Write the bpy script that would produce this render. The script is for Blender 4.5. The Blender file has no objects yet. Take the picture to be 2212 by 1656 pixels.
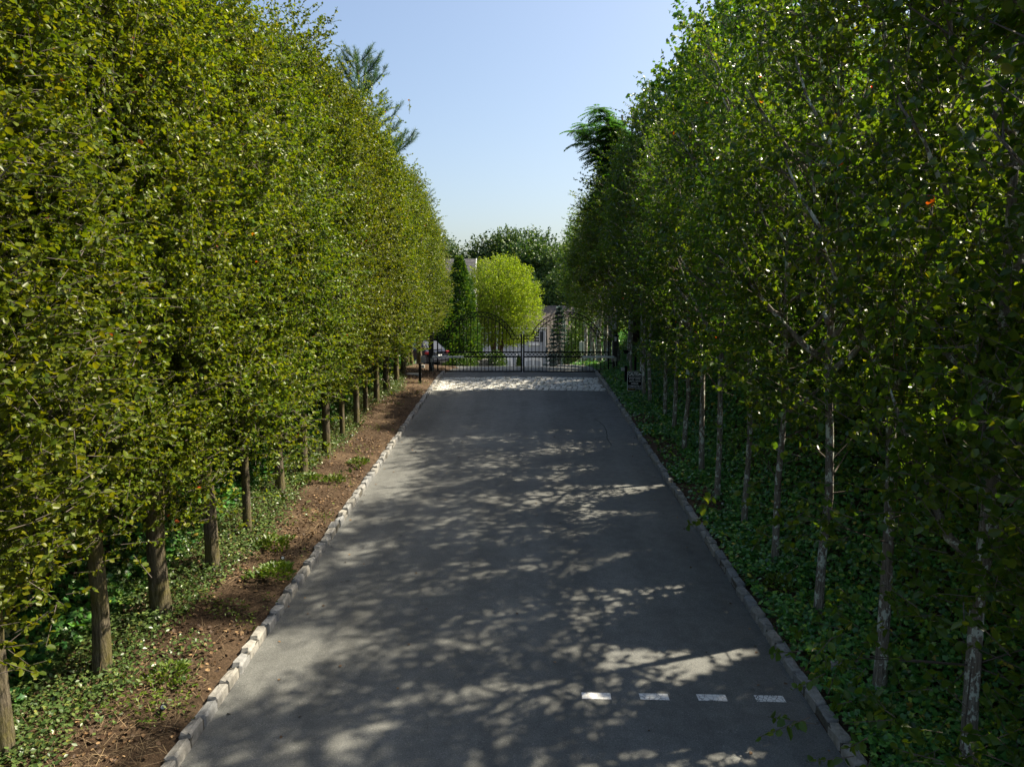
import bpy, bmesh, math, random
import numpy as np
from mathutils import Vector, Matrix

R = math.radians
# ---------------------------------------------------------------- camera, sky, sun, exposure
SC = bpy.context.scene
COL = SC.collection
cam_d = bpy.data.cameras.new('camera')
cam_d.sensor_width = 36.0
cam_d.lens = 36.0 * 1531 / 2212
cam_d.clip_start = 0.05
cam_d.clip_end = 3000
cam = bpy.data.objects.new('camera', cam_d)
COL.objects.link(cam)
CAM_H = 4.64
cam.location = (0, 0, CAM_H)
cam.rotation_euler = (R(90 - 6.2), 0, R(0.75))
SC.camera = cam

SUN_EL, SUN_AZ = 49.5, 21.0      # azimuth measured from +X (right of the drive) towards +Y (the gate)
sdir = Vector((math.cos(R(SUN_EL)) * math.cos(R(SUN_AZ)), math.cos(R(SUN_EL)) * math.sin(R(SUN_AZ)), math.sin(R(SUN_EL))))
world = bpy.data.worlds.new('World')
SC.world = world
world.use_nodes = True
wn = world.node_tree
bg = wn.nodes['Background']
sky = wn.nodes.new('ShaderNodeTexSky')
sky.sky_type = 'NISHITA'
sky.sun_disc = False
sky.sun_elevation = R(SUN_EL)
sky.sun_rotation = R(90 - SUN_AZ)
sky.altitude = 0
sky.air_density = 1.1
sky.dust_density = 3.0
sky.ozone_density = 1.3
wn.links.new(sky.outputs[0], bg.inputs[0])
bg.inputs[1].default_value = 0.088
sun_d = bpy.data.lights.new('sun', 'SUN')
sun_d.energy = 5.0
sun_d.angle = R(0.8)
sun_d.color = (1.0, 0.89, 0.69)
sun = bpy.data.objects.new('sun', sun_d)
COL.objects.link(sun)
sun.location = sdir * 60
sun.rotation_euler = (-sdir).to_track_quat('-Z', 'Y').to_euler()

SC.view_settings.view_transform = 'Standard'
SC.view_settings.look = 'None'
SC.view_settings.exposure = 1.2
SC.view_settings.gamma = 1.0
SC.view_settings.use_curve_mapping = False
SC.render.engine = 'CYCLES'
SC.cycles.use_denoising = True
SC.cycles.max_bounces = 6
SC.cycles.diffuse_bounces = 4
SC.cycles.glossy_bounces = 2
SC.cycles.transmission_bounces = 4
SC.cycles.transparent_max_bounces = 4
SC.cycles.sample_clamp_indirect = 4.0

rng = np.random.default_rng(7)
random.seed(7)


# ---------------------------------------------------------------- helpers
def tag(o, label=None, cat=None, group=None, kind=None):
    if label: o['label'] = label
    if cat: o['category'] = cat
    if group: o['group'] = group
    if kind: o['kind'] = kind
    return o


def link(name, me, parent=None, loc=None, rot=None, scale=None):
    o = bpy.data.objects.new(name, me)
    COL.objects.link(o)
    if parent: o.parent = parent
    if loc is not None: o.location = loc
    if rot is not None: o.rotation_euler = rot
    if scale is not None: o.scale = scale
    return o


def empty(name, loc=(0, 0, 0), rz=0.0):
    o = bpy.data.objects.new(name, None)
    o.empty_display_size = 0.2
    COL.objects.link(o)
    o.location = loc
    o.rotation_euler = (0, 0, rz)
    return o


class MB:
    """collects verts / faces and builds one mesh"""
    def __init__(self):
        self.v = []; self.f = []

    def add(self, vs, fs):
        b = len(self.v)
        self.v += [tuple(p) for p in vs]
        self.f += [tuple(b + i for i in f) for f in fs]

    def box(self, x0, x1, y0, y1, z0, z1):
        self.add([(x0, y0, z0), (x1, y0, z0), (x1, y1, z0), (x0, y1, z0),
                  (x0, y0, z1), (x1, y0, z1), (x1, y1, z1), (x0, y1, z1)],
                 [(0, 3, 2, 1), (4, 5, 6, 7), (0, 1, 5, 4), (1, 2, 6, 5), (2, 3, 7, 6), (3, 0, 4, 7)])

    def bevel_box(self, x0, x1, y0, y1, z0, z1, c):
        vs = []
        for z, i in ((z0, c), (z0 + c, 0), (z1 - c, 0), (z1, c)):
            vs += [(x0 + i + c * (i == 0), y0 + i, z), (x1 - i - c * (i == 0), y0 + i, z), (x1 - i, y0 + i + c * (i == 0), z), (x1 - i, y1 - i - c * (i == 0), z),
                   (x1 - i - c * (i == 0), y1 - i, z), (x0 + i + c * (i == 0), y1 - i, z), (x0 + i, y1 - i - c * (i == 0), z), (x0 + i, y0 + i + c * (i == 0), z)]
        fs = [tuple(range(7, -1, -1)), tuple(range(24, 32))]
        for k in range(3):
            for j in range(8):
                a, b = k * 8 + j, k * 8 + (j + 1) % 8
                fs.append((a, b, b + 8, a + 8))
        self.add(vs, fs)

    def tube(self, pts, rad, n=8, cap=True):
        pts = [Vector(p) for p in pts]
        if not hasattr(rad, '__len__'): rad = [rad] * len(pts)
        b = len(self.v)
        up = Vector((0.31, 0.17, 0.94))
        for i, p in enumerate(pts):
            d = (pts[min(i + 1, len(pts) - 1)] - pts[max(i - 1, 0)])
            d.normalize()
            a = d.cross(up)
            if a.length < 0.05: a = d.cross(Vector((1, 0, 0)))
            a.normalize(); c = d.cross(a)
            for k in range(n):
                t = 2 * math.pi * k / n
                q = p + (a * math.cos(t) + c * math.sin(t)) * rad[i]
                self.v.append(tuple(q))
        for i in range(len(pts) - 1):
            for k in range(n):
                k2 = (k + 1) % n
                self.f.append((b + i * n + k, b + (i + 1) * n + k, b + (i + 1) * n + k2, b + i * n + k2))
        if cap:
            self.f.append(tuple(b + k for k in range(n)))
            self.f.append(tuple(b + (len(pts) - 1) * n + k for k in range(n - 1, -1, -1)))

    def mesh(self, name, mat, smooth=False):
        me = bpy.data.meshes.new(name)
        me.from_pydata(self.v, [], self.f)
        if mat: me.materials.append(mat)
        if smooth:
            me.polygons.foreach_set('use_smooth', [True] * len(me.polygons))
        me.update()
        return me

    def build(self, name, mat, parent=None, loc=None, smooth=False):
        return link(name, self.mesh(name, mat, smooth), parent, loc)


# ---------------------------------------------------------------- materials
def newmat(name):
    m = bpy.data.materials.new(name)
    m.use_nodes = True
    nt = m.node_tree
    nt.nodes.clear()
    out = nt.nodes.new('ShaderNodeOutputMaterial')
    return m, nt, out


def node(nt, kind, **kw):
    n = nt.nodes.new('ShaderNode' + kind)
    for k, v in kw.items():
        if k.startswith('i_'):
            n.inputs[k[2:].replace('_', ' ')].default_value = v
        else:
            setattr(n, k, v)
    return n


def ramp(nt, stops, src, interp='LINEAR'):
    n = nt.nodes.new('ShaderNodeValToRGB')
    cr = n.color_ramp
    cr.interpolation = interp
    while len(cr.elements) > 1: cr.elements.remove(cr.elements[-1])
    cr.elements[0].position = stops[0][0]; cr.elements[0].color = (*stops[0][1], 1)
    for p, c in stops[1:]:
        e = cr.elements.new(p); e.color = (*c, 1)
    nt.links.new(src, n.inputs[0])
    return n.outputs[0]


def noise(nt, scale, detail=4, rough=0.55, coord='Object', stretch=None):
    tc = node(nt, 'TexCoord')
    src = tc.outputs[coord]
    if stretch:
        mp = node(nt, 'Mapping')
        mp.inputs['Scale'].default_value = stretch
        nt.links.new(src, mp.inputs[0]); src = mp.outputs[0]
    n = node(nt, 'TexNoise')
    n.inputs['Scale'].default_value = scale
    n.inputs['Detail'].default_value = detail
    n.inputs['Roughness'].default_value = rough
    nt.links.new(src, n.inputs['Vector'])
    return n


def mixc(nt, a, b, fac, mode='MIX'):
    n = node(nt, 'Mix', data_type='RGBA', blend_type=mode)
    for sock, val in ((n.inputs[0], fac), (n.inputs[6], a), (n.inputs[7], b)):
        if hasattr(val, 'is_output'): nt.links.new(val, sock)
        elif isinstance(val, (int, float)): sock.default_value = val
        else: sock.default_value = (*val, 1)
    return n.outputs[2]


def bump(nt, h, strength=0.4, dist=0.02):
    b = node(nt, 'Bump')
    b.inputs['Strength'].default_value = strength
    b.inputs['Distance'].default_value = dist
    nt.links.new(h, b.inputs['Height'])
    return b.outputs[0]


def principled(nt, out, col, rough=0.6, metal=0.0, spec=0.5, normal=None):
    p = node(nt, 'BsdfPrincipled')
    if hasattr(col, 'is_output'): nt.links.new(col, p.inputs['Base Color'])
    else: p.inputs['Base Color'].default_value = (*col, 1)
    if hasattr(rough, 'is_output'): nt.links.new(rough, p.inputs['Roughness'])
    else: p.inputs['Roughness'].default_value = rough
    p.inputs['Metallic'].default_value = metal
    p.inputs['Specular IOR Level'].default_value = spec
    if normal is not None: nt.links.new(normal, p.inputs['Normal'])
    nt.links.new(p.outputs[0], out.inputs[0])
    return p


def plain(name, col, rough=0.5, metal=0.0, var=0.12, scale=9.0, bmp=0.0, spec=0.5):
    m, nt, out = newmat(name)
    n = noise(nt, scale)
    c = ramp(nt, [(0.3, tuple(v * (1 - var) for v in col)), (0.7, tuple(min(1, v * (1 + var)) for v in col))], n.outputs[0])
    nm = bump(nt, n.outputs[0], bmp, 0.01) if bmp else None
    principled(nt, out, c, rough, metal, spec, nm)
    return m


def leafmat(name, stops, trans=0.35, tcol=(1.5, 1.25, 0.5), rough=0.38, spec=0.5, ovar=0.25):
    m, nt, out = newmat(name)
    at = node(nt, 'Attribute', attribute_name='tint')
    c = ramp(nt, stops, at.outputs['Fac'])
    oi = node(nt, 'ObjectInfo')
    hs = node(nt, 'HueSaturation')
    mr = node(nt, 'MapRange')
    mr.inputs['To Min'].default_value = 0.5 - 0.03 * ovar * 2
    mr.inputs['To Max'].default_value = 0.5 + 0.03 * ovar * 2
    nt.links.new(oi.outputs['Random'], mr.inputs['Value'])
    nt.links.new(mr.outputs[0], hs.inputs['Hue'])
    mr2 = node(nt, 'MapRange')
    mr2.inputs['To Min'].default_value = 1 - ovar
    mr2.inputs['To Max'].default_value = 1 + ovar
    sep = node(nt, 'Math', operation='FRACT')
    mul = node(nt, 'Math', operation='MULTIPLY'); mul.inputs[1].default_value = 7.31
    nt.links.new(oi.outputs['Random'], mul.inputs[0]); nt.links.new(mul.outputs[0], sep.inputs[0])
    nt.links.new(sep.outputs[0], mr2.inputs['Value'])
    nt.links.new(mr2.outputs[0], hs.inputs['Value'])
    nt.links.new(c, hs.inputs['Color'])
    base = hs.outputs[0]
    p = node(nt, 'BsdfPrincipled')
    nt.links.new(base, p.inputs['Base Color'])
    p.inputs['Roughness'].default_value = rough
    p.inputs['Specular IOR Level'].default_value = spec
    t = node(nt, 'BsdfTranslucent')
    tc = mixc(nt, base, tcol, 1.0, 'MULTIPLY')
    nt.links.new(tc, t.inputs[0])
    mx = node(nt, 'MixShader'); mx.inputs[0].default_value = trans
    nt.links.new(p.outputs[0], mx.inputs[1]); nt.links.new(t.outputs[0], mx.inputs[2])
    nt.links.new(mx.outputs[0], out.inputs[0])
    return m


def barkmat(name, dark, light, moss=None, moss_amt=0.5, lichen=None, lichen_lo=0.62, scale=34):
    m, nt, out = newmat(name)
    n = noise(nt, scale, 6, 0.65, 'Object', (1, 1, 0.16))
    c = ramp(nt, [(0.32, dark), (0.68, light)], n.outputs[0])
    if moss:
        g = node(nt, 'NewGeometry')
        n2 = noise(nt, 2.3, 5, 0.6)
        f = ramp(nt, [(0.42, (0, 0, 0)), (0.68, (moss_amt,) * 3)], n2.outputs[0])
        c = mixc(nt, c, moss, f)
    if lichen:
        n3 = noise(nt, 7.0, 5, 0.7)
        f = ramp(nt, [(lichen_lo, (0, 0, 0)), (lichen_lo + 0.04, (0.85,) * 3)], n3.outputs[0])
        c = mixc(nt, c, lichen, f)
    principled(nt, out, c, 0.9, 0, 0.2, bump(nt, n.outputs[0], 1.0, 0.05))
    return m


M = {}
PEAR = [(0.0, (0.036, 0.078, 0.010)), (0.3, (0.08, 0.132, 0.012)), (0.6, (0.138, 0.185, 0.014)), (0.85, (0.21, 0.22, 0.019)), (0.93, (0.25, 0.195, 0.024)), (0.985, (0.22, 0.11, 0.018)), (1.0, (0.38, 0.06, 0.02))]
M['pear_leaf'] = leafmat('pear_leaf', PEAR, 0.42, (1.6, 1.45, 0.3), 0.36, 0.2, 0.2)
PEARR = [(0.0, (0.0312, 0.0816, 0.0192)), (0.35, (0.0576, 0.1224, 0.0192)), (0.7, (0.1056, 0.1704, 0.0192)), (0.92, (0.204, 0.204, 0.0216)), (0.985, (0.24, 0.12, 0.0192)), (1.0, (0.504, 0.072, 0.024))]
M['pear_leaf_shade'] = leafmat('pear_leaf_shaded', PEARR, 0.50, (1.9, 1.7, 0.3), 0.28, 0.32, 0.2)  # shaded copy of the pear leaf: the shade's cool cast is put into its colour
M['maple_leaf'] = leafmat('maple_leaf', [(0, (0.024, 0.0744, 0.012)), (0.5, (0.0504, 0.12, 0.0144)), (1, (0.102, 0.162, 0.0168))], 0.38, (1.5, 1.5, 0.4), 0.4)
M['frond_leaf'] = leafmat('frond_leaf', [(0, (0.03, 0.124, 0.032)), (0.6, (0.056, 0.2, 0.044)), (1, (0.12, 0.28, 0.044))], 0.45, (1.3, 1.4, 0.5), 0.4)
M['oak_leaf'] = leafmat('oak_leaf', [(0, (0.02304, 0.0648, 0.0144)), (0.5, (0.05184, 0.108, 0.01872)), (1, (0.108, 0.1656, 0.02448))], 0.25, (1.4, 1.35, 0.5), 0.5)
M['birch_leaf'] = leafmat('birch_leaf', [(0, (0.12, 0.20, 0.008)), (0.5, (0.22, 0.32, 0.010)), (1, (0.38, 0.44, 0.03))], 0.45, (1.25, 1.3, 0.3), 0.4, spec=0.15, ovar=0.03)
M['cedar_leaf'] = leafmat('cedar_leaf', [(0, (0.03234, 0.08985, 0.01437)), (0.6, (0.07188, 0.1474, 0.01796)), (1, (0.1617, 0.2245, 0.02875))], 0.22, (1.4, 1.35, 0.4), 0.5)
M['spruce_leaf'] = leafmat('spruce_leaf', [(0, (0.03, 0.07, 0.06)), (1, (0.09, 0.15, 0.13))], 0.1, (1, 1.1, 0.8), 0.5)
M['pine_needle'] = leafmat('pine_needle', [(0, (0.0525, 0.1275, 0.045)), (0.6, (0.09, 0.1875, 0.0675)), (1, (0.15, 0.24, 0.075))], 0.25, (1.1, 1.3, 0.6), 0.45)
M['ivy_leaf'] = leafmat('ivy_leaf', [(0, (0.0343, 0.1201, 0.0343)), (0.5, (0.06861, 0.2145, 0.04575)), (0.85, (0.1287, 0.3145, 0.05147)), (0.97, (0.3145, 0.4289, 0.05147)), (1, (0.5719, 0.3718, 0.08577))], 0.22, (1.4, 1.5, 0.4), 0.32, ovar=0.05)
M['vinca_leaf'] = leafmat('vinca_leaf', [(0, (0.04, 0.075, 0.022)), (0.5, (0.075, 0.125, 0.035)), (0.9, (0.13, 0.18, 0.05)), (1, (0.22, 0.22, 0.05))], 0.2, (1.3, 1.3, 0.5), 0.35, 0.4, ovar=0.05)
M['weed_leaf'] = leafmat('weed_leaf', [(0, (0.05, 0.11, 0.010)), (1, (0.14, 0.20, 0.018))], 0.3, (1.3, 1.3, 0.4), 0.45, ovar=0.1)
M['shrub_leaf'] = leafmat('shrub_leaf', [(0, (0.024, 0.072, 0.0096)), (0.6, (0.06, 0.126, 0.0144)), (1, (0.144, 0.204, 0.0216))], 0.3, (1.4, 1.4, 0.4), 0.4)
M['litter_leaf'] = leafmat('litter_leaf', [(0, (0.045, 0.028, 0.016)), (0.5, (0.105, 0.06, 0.03)), (0.85, (0.22, 0.13, 0.06)), (1, (0.38, 0.25, 0.12))], 0.1, (1.1, 1, 0.8), 0.7, ovar=0.05)
M['straw'] = leafmat('straw', [(0, (0.09, 0.06, 0.035)), (1, (0.33, 0.24, 0.13))], 0.05, (1, 1, 0.8), 0.8, ovar=0.05)
M['bark_left'] = barkmat('pear_bark', (0.042, 0.035, 0.0252), (0.21, 0.1792, 0.1288), (0.168, 0.154, 0.0224), 0.8)
M['bark_right'] = barkmat('pear_bark_grey', (0.1188, 0.108, 0.0972), (0.432, 0.3996, 0.3456), (0.1296, 0.0972, 0.0648), 0.7, (0.7776, 0.864, 0.7992), 0.53)
M['bark_dark'] = barkmat('bark_dark', (0.025, 0.02, 0.016), (0.09, 0.072, 0.055))
M['bark_birch'] = barkmat('bark_birch', (0.07, 0.04, 0.025), (0.22, 0.14, 0.09))
M['twig'] = plain('twig', (0.10, 0.082, 0.068), 0.85, var=0.3, scale=3)
M['black_metal'] = plain('black_metal', (0.008, 0.009, 0.010), 0.6, 0.0, var=0.3, scale=20, spec=0.15)
M['black_wood'] = plain('black_wood', (0.016, 0.015, 0.015), 0.6, 0.0, var=0.4, scale=12, bmp=0.2)
M['grey_metal'] = plain('grey_metal', (0.68, 0.70, 0.70), 0.4, 0.0, var=0.05)
M['grey_box'] = plain('grey_box', (0.42, 0.43, 0.42), 0.5, var=0.08)
M['white_paint'] = plain('white_paint', (0.74, 0.75, 0.75), 0.5, var=0.05)
M['cream_trim'] = plain('cream_trim', (0.55, 0.45, 0.24), 0.6, var=0.08)
M['green_siding'] = plain('green_siding', (0.028, 0.075, 0.055), 0.6, var=0.15, scale=4)
M['grey_siding'] = plain('grey_siding', (0.33, 0.36, 0.40), 0.65, var=0.06, scale=3)
M['garage_panel'] = plain('garage_panel', (0.42, 0.45, 0.48), 0.55, var=0.05)
M['white_siding'] = plain('white_siding', (0.68, 0.69, 0.68), 0.6, var=0.05, scale=3)
M['shutter'] = plain('shutter', (0.02, 0.027, 0.035), 0.5, var=0.2)
M['lantern_glass'] = plain('lantern_glass', (0.5, 0.52, 0.52), 0.12, var=0.05)
M['silver_face'] = plain('silver_face', (0.4, 0.42, 0.42), 0.4, 0.2, var=0.05)
M['yellow_tag'] = plain('yellow_tag', (0.6, 0.48, 0.12), 0.5, var=0.1)
M['sign_black'] = plain('sign_black', (0.008, 0.008, 0.009), 0.9, var=0.1, spec=0.05)
M['sign_white'] = plain('sign_white', (0.86, 0.87, 0.88), 0.45, var=0.03)
M['sign_yellow'] = plain('sign_yellow', (0.7, 0.5, 0.12), 0.45, var=0.03)
M['car_paint'] = plain('car_paint', (0.012, 0.014, 0.022), 0.12, 0.2, var=0.1)
M['car_glass'] = plain('car_glass', (0.02, 0.025, 0.03), 0.04, var=0.1, spec=0.8)
M['car_lamp'] = plain('car_lamp', (0.30, 0.008, 0.012), 0.12, var=0.05)
M['rubber'] = plain('rubber', (0.015, 0.015, 0.015), 0.8, var=0.2)
M['chrome'] = plain('chrome', (0.6, 0.6, 0.6), 0.15, 0.9, var=0.05)
M['window_glass'] = plain('window_glass', (0.02, 0.028, 0.035), 0.05, var=0.1, spec=0.8)
M['conduit'] = plain('conduit', (0.5, 0.5, 0.48), 0.5, var=0.1)


def stone_mat(name, cols, scale=11, bmp=0.6):
    m, nt, out = newmat(name)
    oi = node(nt, 'ObjectInfo')
    c0 = ramp(nt, [(0, cols[0]), (0.5, cols[1]), (1, cols[2])], oi.outputs['Random'])
    n = noise(nt, scale, 8, 0.7)
    f = ramp(nt, [(0.3, (0.45,) * 3), (0.5, (0.95,) * 3), (0.75, (1.35,) * 3)], n.outputs[0])
    c = mixc(nt, c0, f, 1.0, 'MULTIPLY')
    n2 = noise(nt, 3.0, 4, 0.6)
    f2 = ramp(nt, [(0.52, (0, 0, 0)), (0.72, (0.55,) * 3)], n2.outputs[0])
    c = mixc(nt, c, (0.13, 0.115, 0.085), f2)
    n3 = noise(nt, 60, 5, 0.7)
    principled(nt, out, c, 0.85, 0, 0.25, bump(nt, n3.outputs[0], bmp, 0.008))
    return m


M['kerb_stone'] = stone_mat('kerb_granite', [(0.22, 0.2288, 0.2376), (0.2728, 0.2684, 0.2552), (0.3168, 0.3036, 0.2728)])
M['cobble'] = stone_mat('cobble_granite', [(0.58, 0.58, 0.55), (0.66, 0.65, 0.61), (0.74, 0.73, 0.68)], 9, 0.4)
M['wall_stone'] = stone_mat('wall_stone', [(0.16, 0.15, 0.14), (0.26, 0.25, 0.22), (0.36, 0.34, 0.31)], 6)
M['mortar'] = plain('mortar', (0.085, 0.08, 0.065), 0.95, var=0.4, scale=25, bmp=0.4)


def asphalt():
    m, nt, out = newmat('asphalt')
    n1 = noise(nt, 160, 3, 0.7)
    n2 = noise(nt, 0.55, 6, 0.6)
    n3 = noise(nt, 6.0, 5, 0.65)
    c = ramp(nt, [(0.28, (0.070, 0.073, 0.072)), (0.5, (0.128, 0.132, 0.127)), (0.66, (0.168, 0.170, 0.160)), (0.74, (0.36, 0.34, 0.30))], n1.outputs[0])
    l = ramp(nt, [(0.3, (0.80,) * 3), (0.7, (1.18,) * 3)], n2.outputs[0])
    c = mixc(nt, c, l, 1.0, 'MULTIPLY')
    l3 = ramp(nt, [(0.35, (0.86,) * 3), (0.65, (1.1,) * 3)], n3.outputs[0])
    c = mixc(nt, c, l3, 1.0, 'MULTIPLY')
    ng = noise(nt, 75, 2, 0.5)
    gr_ = ramp(nt, [(0.30, (0.72,) * 3), (0.5, (1.0,) * 3), (0.66, (1.12,) * 3), (0.73, (1.9, 1.85, 1.7))], ng.outputs[0])
    c = mixc(nt, c, gr_, 1.0, 'MULTIPLY')
    nw = noise(nt, 1.0, 4, 0.55, 'Object', (1.5, 0.06, 1.0))
    lw = ramp(nt, [(0.36, (0.84,) * 3), (0.64, (1.12,) * 3)], nw.outputs[0])
    c = mixc(nt, c, lw, 1.0, 'MULTIPLY')
    # oil drips
    v = node(nt, 'TexVoronoi', feature='F1'); v.inputs['Scale'].default_value = 1.3; v.inputs['Randomness'].default_value = 1
    tc = node(nt, 'TexCoord'); nt.links.new(tc.outputs['Object'], v.inputs['Vector'])
    d = ramp(nt, [(0.0, (0.45,) * 3), (0.035, (0.7,) * 3), (0.06, (1,) * 3)], v.outputs['Distance'])
    c = mixc(nt, c, d, 1.0, 'MULTIPLY')
    principled(nt, out, c, 0.82, 0, 0.35, bump(nt, n1.outputs[0], 0.35, 0.006))
    return m


M['asphalt'] = asphalt()


def soil():
    m, nt, out = newmat('soil')
    n1 = noise(nt, 0.9, 6, 0.65)
    n2 = noise(nt, 28, 6, 0.7)
    c = ramp(nt, [(0.3, (0.045, 0.028, 0.017)), (0.5, (0.085, 0.056, 0.034)), (0.7, (0.15, 0.105, 0.065))], n1.outputs[0])
    f = ramp(nt, [(0.3, (0.45,) * 3), (0.6, (1.1,) * 3), (0.75, (1.6,) * 3)], n2.outputs[0])
    c = mixc(nt, c, f, 1.0, 'MULTIPLY')
    principled(nt, out, c, 0.95, 0, 0.2, bump(nt, n2.outputs[0], 1.0, 0.04))
    return m


M['soil'] = soil()


def paint():
    m, nt, out = newmat('road_paint')
    v = node(nt, 'TexVoronoi', feature='DISTANCE_TO_EDGE'); v.inputs['Scale'].default_value = 22
    tc = node(nt, 'TexCoord')
    n = noise(nt, 9, 3, 0.6)
    mx = mixc(nt, tc.outputs['Object'], n.outputs[1], 0.03)
    nt.links.new(mx, v.inputs['Vector'])
    f = ramp(nt, [(0.0, (1, 1, 1)), (0.035, (0.9,) * 3), (0.06, (0, 0, 0))], v.outputs['Distance'])
    n2 = noise(nt, 3, 3)
    g = ramp(nt, [(0.35, (0.15,) * 3), (0.6, (1,) * 3)], n2.outputs[0])
    f = mixc(nt, f, g, 1.0, 'MULTIPLY')
    c = mixc(nt, (0.72, 0.72, 0.71), (0.075, 0.075, 0.072), f)
    principled(nt, out, c, 0.7)
    return m


M['road_paint'] = paint()


def shingle(name, a, b):
    m, nt, out = newmat(name)
    n = noise(nt, 3.0, 5, 0.7)
    c = ramp(nt, [(0.3, a), (0.7, b)], n.outputs[0])
    n2 = noise(nt, 40, 3)
    principled(nt, out, c, 0.9, 0, 0.2, bump(nt, n2.outputs[0], 0.5, 0.01))
    return m


M['shingle'] = shingle('shingle', (0.075, 0.066, 0.058), (0.135, 0.12, 0.105))


M['shingle_grey'] = shingle('shingle_grey', (0.07, 0.07, 0.072), (0.14, 0.14, 0.142))


# ---------------------------------------------------------------- terrain profile
_ys = np.arange(-60, 420, 0.25)
_sl = np.interp(_ys, [-60, -20, -12, 26.5, 33, 44, 52, 97, 104, 420], [0, 0, 0.0673, 0.0673, -0.076, -0.076, -0.108, -0.108, 0.0, 0.0])
_zs = np.concatenate([[0], np.cumsum((_sl[1:] + _sl[:-1]) / 2 * 0.25)])
_zs -= np.interp(0, _ys, _zs)


def zr(y):
    return float(np.interp(y, _ys, _zs))


def sstep(a, b, x):
    t = np.clip((x - a) / (b - a), 0, 1)
    return t * t * (3 - 2 * t)


ROAD_L, ROAD_R = -3.17, 3.04
XL = ([-60, 36.4, 37.2, 46, 46.6, 60, 97], [ROAD_L, ROAD_L, -12.0, -12.0, -4.6, -4.6, -5.5])
XR = ([-60, 43, 45.5, 47.5, 52, 97], [ROAD_R, ROAD_R, 2.9, 2.2, 3.6, 6.0])


def gz(x, y):
    """ground height (outside the asphalt), vectorised"""
    x = np.asarray(x, float); y = np.asarray(y, float)
    z = np.interp(y, _ys, _zs)
    xl = np.interp(y, *XL); xr = np.interp(y, *XR)
    lb = (0.09 * sstep(0.02, 0.30, xl - x) + 0.10 * sstep(0.3, 1.9, xl - x)
          + 1.65 * sstep(1.95, 3.7, xl - x) * (1 - sstep(30, 37, y)) + 0.5 * sstep(4, 9, xl - x) * (1 - sstep(30, 37, y)))
    rb = (0.09 * sstep(0.02, 0.30, x - xr) + 0.06 * sstep(0.3, 1.0, x - xr)
          + (1.75 * sstep(1.0, 3.1, x - xr) + 0.5 * sstep(4, 9, x - xr)) * (1 - sstep(46, 56, y)))
    z = z + np.where(x < xl, lb, 0) + np.where(x > xr, rb, 0)
    und = 0.03 * np.sin(1.7 * x + 0.6 * y) * np.sin(1.1 * y - 0.8 * x)
    out = np.minimum(np.maximum(xl - x, x - xr), 1.0)
    z = z + np.where(out > 0.35, und * np.clip(out - 0.35, 0, 1), 0)
    z = z - np.where(out <= 0.0, 0.05, 0)
    return z


def grid_mesh(name, xs, ys, zf, mat):
    X, Y = np.meshgrid(xs, ys)
    Z = zf(X, Y)
    v = np.stack([X, Y, Z], -1).reshape(-1, 3)
    nx, ny = len(xs), len(ys)
    i = np.arange((nx - 1) * (ny - 1))
    a = (i // (nx - 1)) * nx + i % (nx - 1)
    f = np.stack([a, a + 1, a + nx + 1, a + nx], -1)
    me = mesh_np(name, v, f, mat)
    me.polygons.foreach_set('use_smooth', [True] * len(me.polygons))
    return me


def mesh_np(name, v, f, mat, tint=None):
    me = bpy.data.meshes.new(name)
    k = f.shape[1]
    me.vertices.add(len(v)); me.vertices.foreach_set('co', np.ascontiguousarray(v, dtype=np.float32).ravel())
    me.loops.add(f.size); me.loops.foreach_set('vertex_index', np.ascontiguousarray(f, dtype=np.int32).ravel())
    me.polygons.add(len(f))
    me.polygons.foreach_set('loop_start', np.arange(0, f.size, k, dtype=np.int32))
    if tint is not None:
        at = me.attributes.new('tint', 'FLOAT', 'POINT')
        at.data.foreach_set('value', np.ascontiguousarray(tint, dtype=np.float32))
    if mat: me.materials.append(mat)
    me.update(calc_edges=True)
    return me


gx = np.concatenate([[-600, -300, -150, -80, -50, -35], np.arange(-26, -14, 1.0), np.arange(-14, -7, 0.4), np.arange(-7, 7, 0.12), np.arange(7, 14, 0.4), np.arange(14, 26, 1.0), [26, 35, 50, 80, 150, 300, 600]])
gy = np.concatenate([[-300, -120, -60, -30, -15, -8, -3], np.arange(0, 50, 0.4), np.arange(50, 110, 2.0), [110, 130, 160, 200, 300, 600]])
ground = link('ground', grid_mesh('ground', gx, gy, gz, M['soil']))
tag(ground, kind='structure')

# driveway sheet
dy = np.concatenate([[-60, -30], np.arange(-15, 36.4, 0.4), np.arange(36.4, 48, 0.2), np.arange(48, 97.2, 0.6)])
S = np.linspace(0, 1, 9)
dv = []; df = []
for j, y in enumerate(dy):
    a, b = np.interp(y, *XL), np.interp(y, *XR)
    for s in S:
        x = a + (b - a) * s
        dv.append((x, y, zr(y) + 0.025 * math.sin(math.pi * s) - 0.012))
for j in range(len(dy) - 1):
    for i in range(8):
        k = j * 9 + i
        df.append((k, k + 1, k + 10, k + 9))
drive = link('driveway', mesh_np('driveway', np.array(dv), np.array(df), M['asphalt']))
drive.data.polygons.foreach_set('use_smooth', [True] * len(df))
tag(drive, kind='structure')


def droad(x, y):
    a, b = np.interp(y, *XL), np.interp(y, *XR)
    return zr(y) + 0.025 * math.sin(math.pi * np.clip((x - a) / (b - a), 0, 1)) - 0.012


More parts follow.
